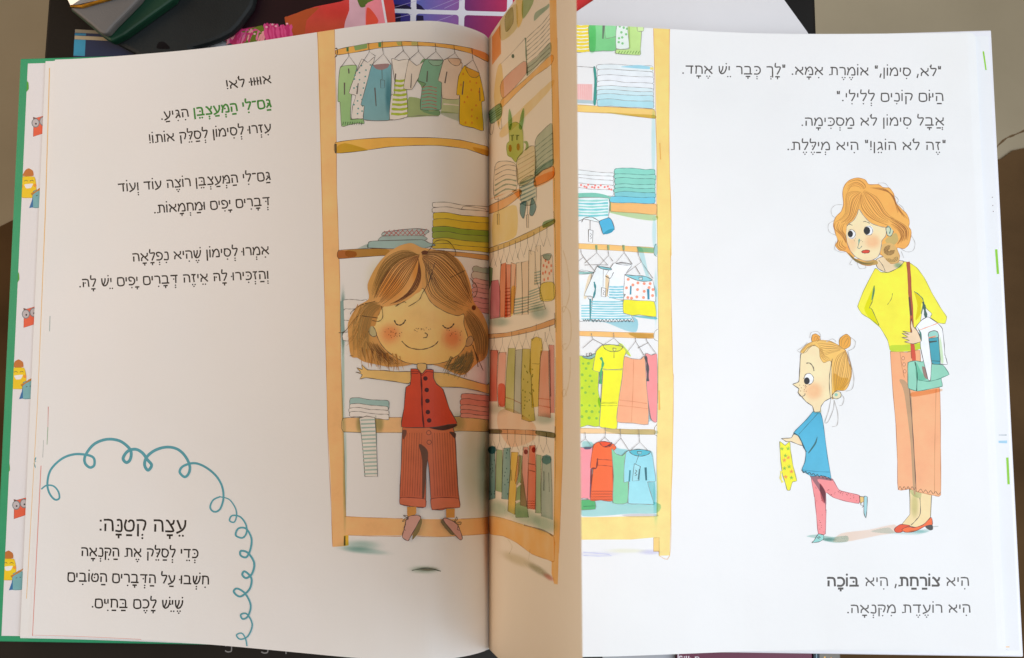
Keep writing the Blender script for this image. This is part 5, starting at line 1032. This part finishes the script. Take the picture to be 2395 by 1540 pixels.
# flower magazine
fm = card('magazine', [(430, -60), (430, 66), (512, 91), (700, 148), (922, 160), (904, 48), (888, -60)], -.15, -.118, surf_mat('photo_cover', '#241016', rough=.3, spec=.5, var=.2), 'magazine with a large red and pink flower photo on its dark cover', 'magazine', bevel=.003)
g = Ink(flat(-.118), 'flower_print', fm, 1, label='red petals, pink blossoms and green leaves')
g.poly(T2('640,210 800,150 1000,80 1300,20 1500,-60 1900,-60 1900,420 700,500 740,380 690,280'), '#dc4444', n=3, col2='#c4502e'); g.glow(*T2('1250,130')[0], 60, 30, '#f07080', p=.3)
g.poly(T2('640,210 700,190 900,110 1050,90 900,240 860,480 700,480'), '#b85228', n=3)
g.poly(T2('1400,-60 1540,-60 1600,60 1600,440 1340,440 1350,260 1400,120'), '#dfb0bc', n=3); g.poly(T2('1500,-60 1760,-60 1700,20 1560,90 1515,60'), '#5a6f2c'); g.poly(T2('1590,60 1700,0 1780,-60 1830,300 1600,420'), '#f08c98', n=3); g.poly(T2('1605,100 1660,120 1740,240 1700,300 1600,320'), '#e8543c')
g.line(T2('1775,-70 1838,300'), '#e8e4ea', 5, sm=False, wob=.02)
g.poly(T1('1985,440 2150,380 2300,330 2440,320 2500,460 2400,600 2200,560'), '#c03060', n=3); g.poly(T2('120,380 200,350 380,300 420,420 350,560 200,560'), '#6a7a24', n=3)
rr = random.Random(5)
for k in range(30):
    x = rr.uniform(-40, 380); y = 470-rr.uniform(0, 90); a = rr.uniform(-1.1, -.3)
    (p,) = T2('%g,%g' % (x, y)); L_n = rr.uniform(12, 24); g.line([(p[0], p[1]+14), (p[0]+L_n*math.cos(a)*.5, p[1]-L_n*.35), (p[0]+L_n*math.cos(a), p[1]-L_n*.5+2)], rr.choice(['#e0528c', '#e878a0', '#cc3870', '#f0a0a0']), 4.4, ends=.5)
for k in range(16):
    x = 425+k*20; (p,) = T2('%g,%g' % (x, 420)); h = rr.uniform(18, 30); g.line([(p[0]+2, p[1]+16), (p[0]-2, p[1]-h*.4), (p[0]-4+rr.uniform(-3, 3), p[1]-h)], rr.choice(['#d8407c', '#e0528c', '#c83070']), 6, ends=.5)
for q in ('430,320', '500,290', '540,310', '670,280', '290,400'): g.dot(*T2(q)[0], 3, '#f4b0bc', 2.4)
g.done()
# white folder
card('folder', [(1392, -70), (1388, 0), (1300, 59), (1290, 170), (1950, 170), (1887, 72), (1835, 0), (1790, -70)], -.155, -.125, surf_mat('folder_card', '#e2e1e2', rough=.45, var=.02), 'plain pale grey folder with a slanting right edge above the right page', 'folder')
# dark pouch
PO = surf_mat('pouch_fabric', '#1f2425', rough=.6, spec=.3, var=.3, scale=2.5, bump=.15)
po = card('pouch', [(T1('700,480')[0]), (T1('1000,640')[0]), (320, 190), (450, 190), T1('1640,560')[0], T1('1860,500')[0], T1('1990,448')[0], T1('2110,385')[0], T1('2200,300')[0], T1('2290,180')[0], T1('2360,80')[0], T1('2400,-80')[0], T1('2400,-400')[0], T1('1600,-400')[0], T1('1180,0')[0]], -.113, -.06, PO, 'large dark grey fabric pouch with a rounded corner behind the left page', 'pouch', bevel=.02)
g = Ink(flat(-.06), 'crease_shade', po, 1, film=True, label='soft shade of a fold, painted on flat fabric'); g.poly(T1('1240,570 1260,500 1310,490 1360,520 1390,575'), '#a89498'); g.done()  # shade of a fold painted as a darker tint; the pouch top stays flat
# grey and green box
gb = empty('storage_box', tuple(unp(230, 60, -.2))); tag(gb, 'grey topped box with a dark green side at the top left', 'box')
slab('box_body', pxpoly([T1('215,110')[0], T1('600,430')[0], T1('700,490')[0], T1('860,410')[0], T1('1430,0')[0], T1('1600,-300')[0], T1('500,-300')[0]], .0), -.057, .0, surf_mat('green_board', '#123a28', rough=.5, var=.25), gb, .012)
slab('lid', pxpoly([T1('212,85')[0], T1('330,180')[0], T1('480,300')[0], T1('570,380')[0], T1('610,395')[0], T1('655,388')[0], T1('740,290')[0], T1('900,130')[0], T1('1025,0')[0], T1('1250,-300')[0], T1('500,-300')[0]], .05), .001, .05, surf_mat('grey_board', '#6b6967', rough=.55, var=.06, bump=.1), gb, .012)
# wrapper
wr = empty('wrapper', tuple(unp(190, 5, .06))); tag(wr, 'crumpled silver wrapper with a gold edge on the grey box lid', 'wrapper')
import random as _r
q = _r.Random(3); pts = pxpoly([(165, 14), (190, 10), (220, 3), (262, -8), (330, -40), (300, -80), (150, -80), (150, -20)], .06); n = len(pts); cxx = sum(p[0] for p in pts)/n; cyy = sum(p[1] for p in pts)/n
vs = [(x, y, .056+q.uniform(0, .012)) for x, y in pts] + [(cxx+(x-cxx)*.6+q.uniform(-.01, .01), cyy+(y-cyy)*.6, .085+q.uniform(-.02, .02)) for x, y in pts] + [(cxx, cyy, .095)]
fs = [(i, (i+1) % n, n+(i+1) % n) for i in range(n)] + [(i, n+(i+1) % n, n+i) for i in range(n)] + [(n+i, n+(i+1) % n, 2*n) for i in range(n)]
mesh('foil', vs, fs, surf_mat('silver_foil', '#c8cdd0', rough=.3, metal=.7, var=.2), wr)
slab('gold_edge', pxpoly([(163, 16), (190, 17), (225, 7), (300, -14), (300, -19), (222, 2), (190, 11), (165, 11)], .07), .052, .07, surf_mat('gold_foil', '#c98f2c', rough=.3, metal=.8, var=.4, scale=20), wr, .003)
# things showing below the book
bm = card('magazine', [(-60, 1440), (1420, 1440), (1481, 1530), (1560, 1553), (1560, 1760), (-80, 1760)], -.18, -.125, surf_mat('black_cover', '#231e1a', rough=.4, spec=.45, var=.15), 'black magazine with small grey letters under the lower left of the book', 'magazine')
g = Ink(flat(-.125), 'lettering_print', bm, 1, label='grey letter ends')
U4 = cr(600, 2440, 2.994); U5 = cr(2200, 2440, 2.994); U6 = cr(2900, 2440, 2.994)
for q_ in ('845,325 870,338 905,335 917,320 918,270', '1270,340 1300,352 1330,348 1343,330 1344,280', '1556,280 1556,358', '1975,350 1965,372'): g.line(U4(q_), '#9a948e', 2.8, wob=.03)
for q_ in ('850,270 845,240 880,225 915,240 918,270', '1275,285 1270,250 1305,235 1342,250 1344,280', '1556,280 1590,235 1620,260 1600,290 1556,292'): g.line(U4(q_), '#9a948e', 2.8, wob=.03)
g.done()
card('paper_sheet', [(1400, 1500), (1640, 1500), (1640, 1760), (1460, 1760)], -.123, -.116, surf_mat('frosted_sheet', '#aeb2ba', rough=.4, var=.08, col2='#bcb4a8', scale=3), 'pale grey sheet beside the purple booklet below the book', 'paper')
pb = card('booklet', [(1584, 1500), (1899, 1500), (1903, 1760), (1574, 1760)], -.112, -.075, surf_mat('plum_cover', '#6a1a3c', rough=.4, var=.06), 'plum purple booklet with white serif lettering below the book', 'booklet')
g = Ink(flat(-.075), 'lettering_print', pb, 1, label='white serif lettering')
WT = '#e8dce0'
for q_, w_ in (('1408,400 1405,392 1390,389 1375,396 1374,408 1395,418 1408,428 1400,442 1378,442', 2.4), ('1436,412 1436,442', 2.6), ('1436,396 1437,398', 3), ('1459,390 1459,442', 2.6), ('1486,390 1486,442', 2.6), ('1510,410 1488,425', 1.6), ('1495,424 1512,442', 2.4), ('1566,398 1566,442', 3), ('1562,399 1590,398 1604,406 1602,418 1566,421', 2.0), ('1585,421 1608,442', 2.6)): g.line(U5(q_), WT, w_, wob=.05, sm=len(q_) > 40)
g.line([(1587, 1502), (1581, 1760)], '#d8ccd0', 2.6, sm=False); g.done()
cd = card('postcard', [(1902, 1500), (1964, 1500), (1970, 1640), (1906, 1640)], -.112, -.09, surf_mat('photo_card', '#8a7a62', rough=.35, col2='#5a6468', scale=6, var=.2), 'small photo card at the right end of the plum booklet', 'card')
g = Ink(flat(-.09), 'photo_print', cd, 1, label='dark blue edge and golden spot'); g.poly([(1902, 1500), (1916, 1500), (1919, 1640), (1906, 1640)], '#2f3c44', sm=False); g.line([(1909, 1500), (1912, 1640)], '#8fa8b4', 2, sm=False); g.dot(*U6('985,402')[0], 2.2, '#ffc860'); g.dot(*U6('1060,408')[0], 1.4, '#f0a850'); g.done()
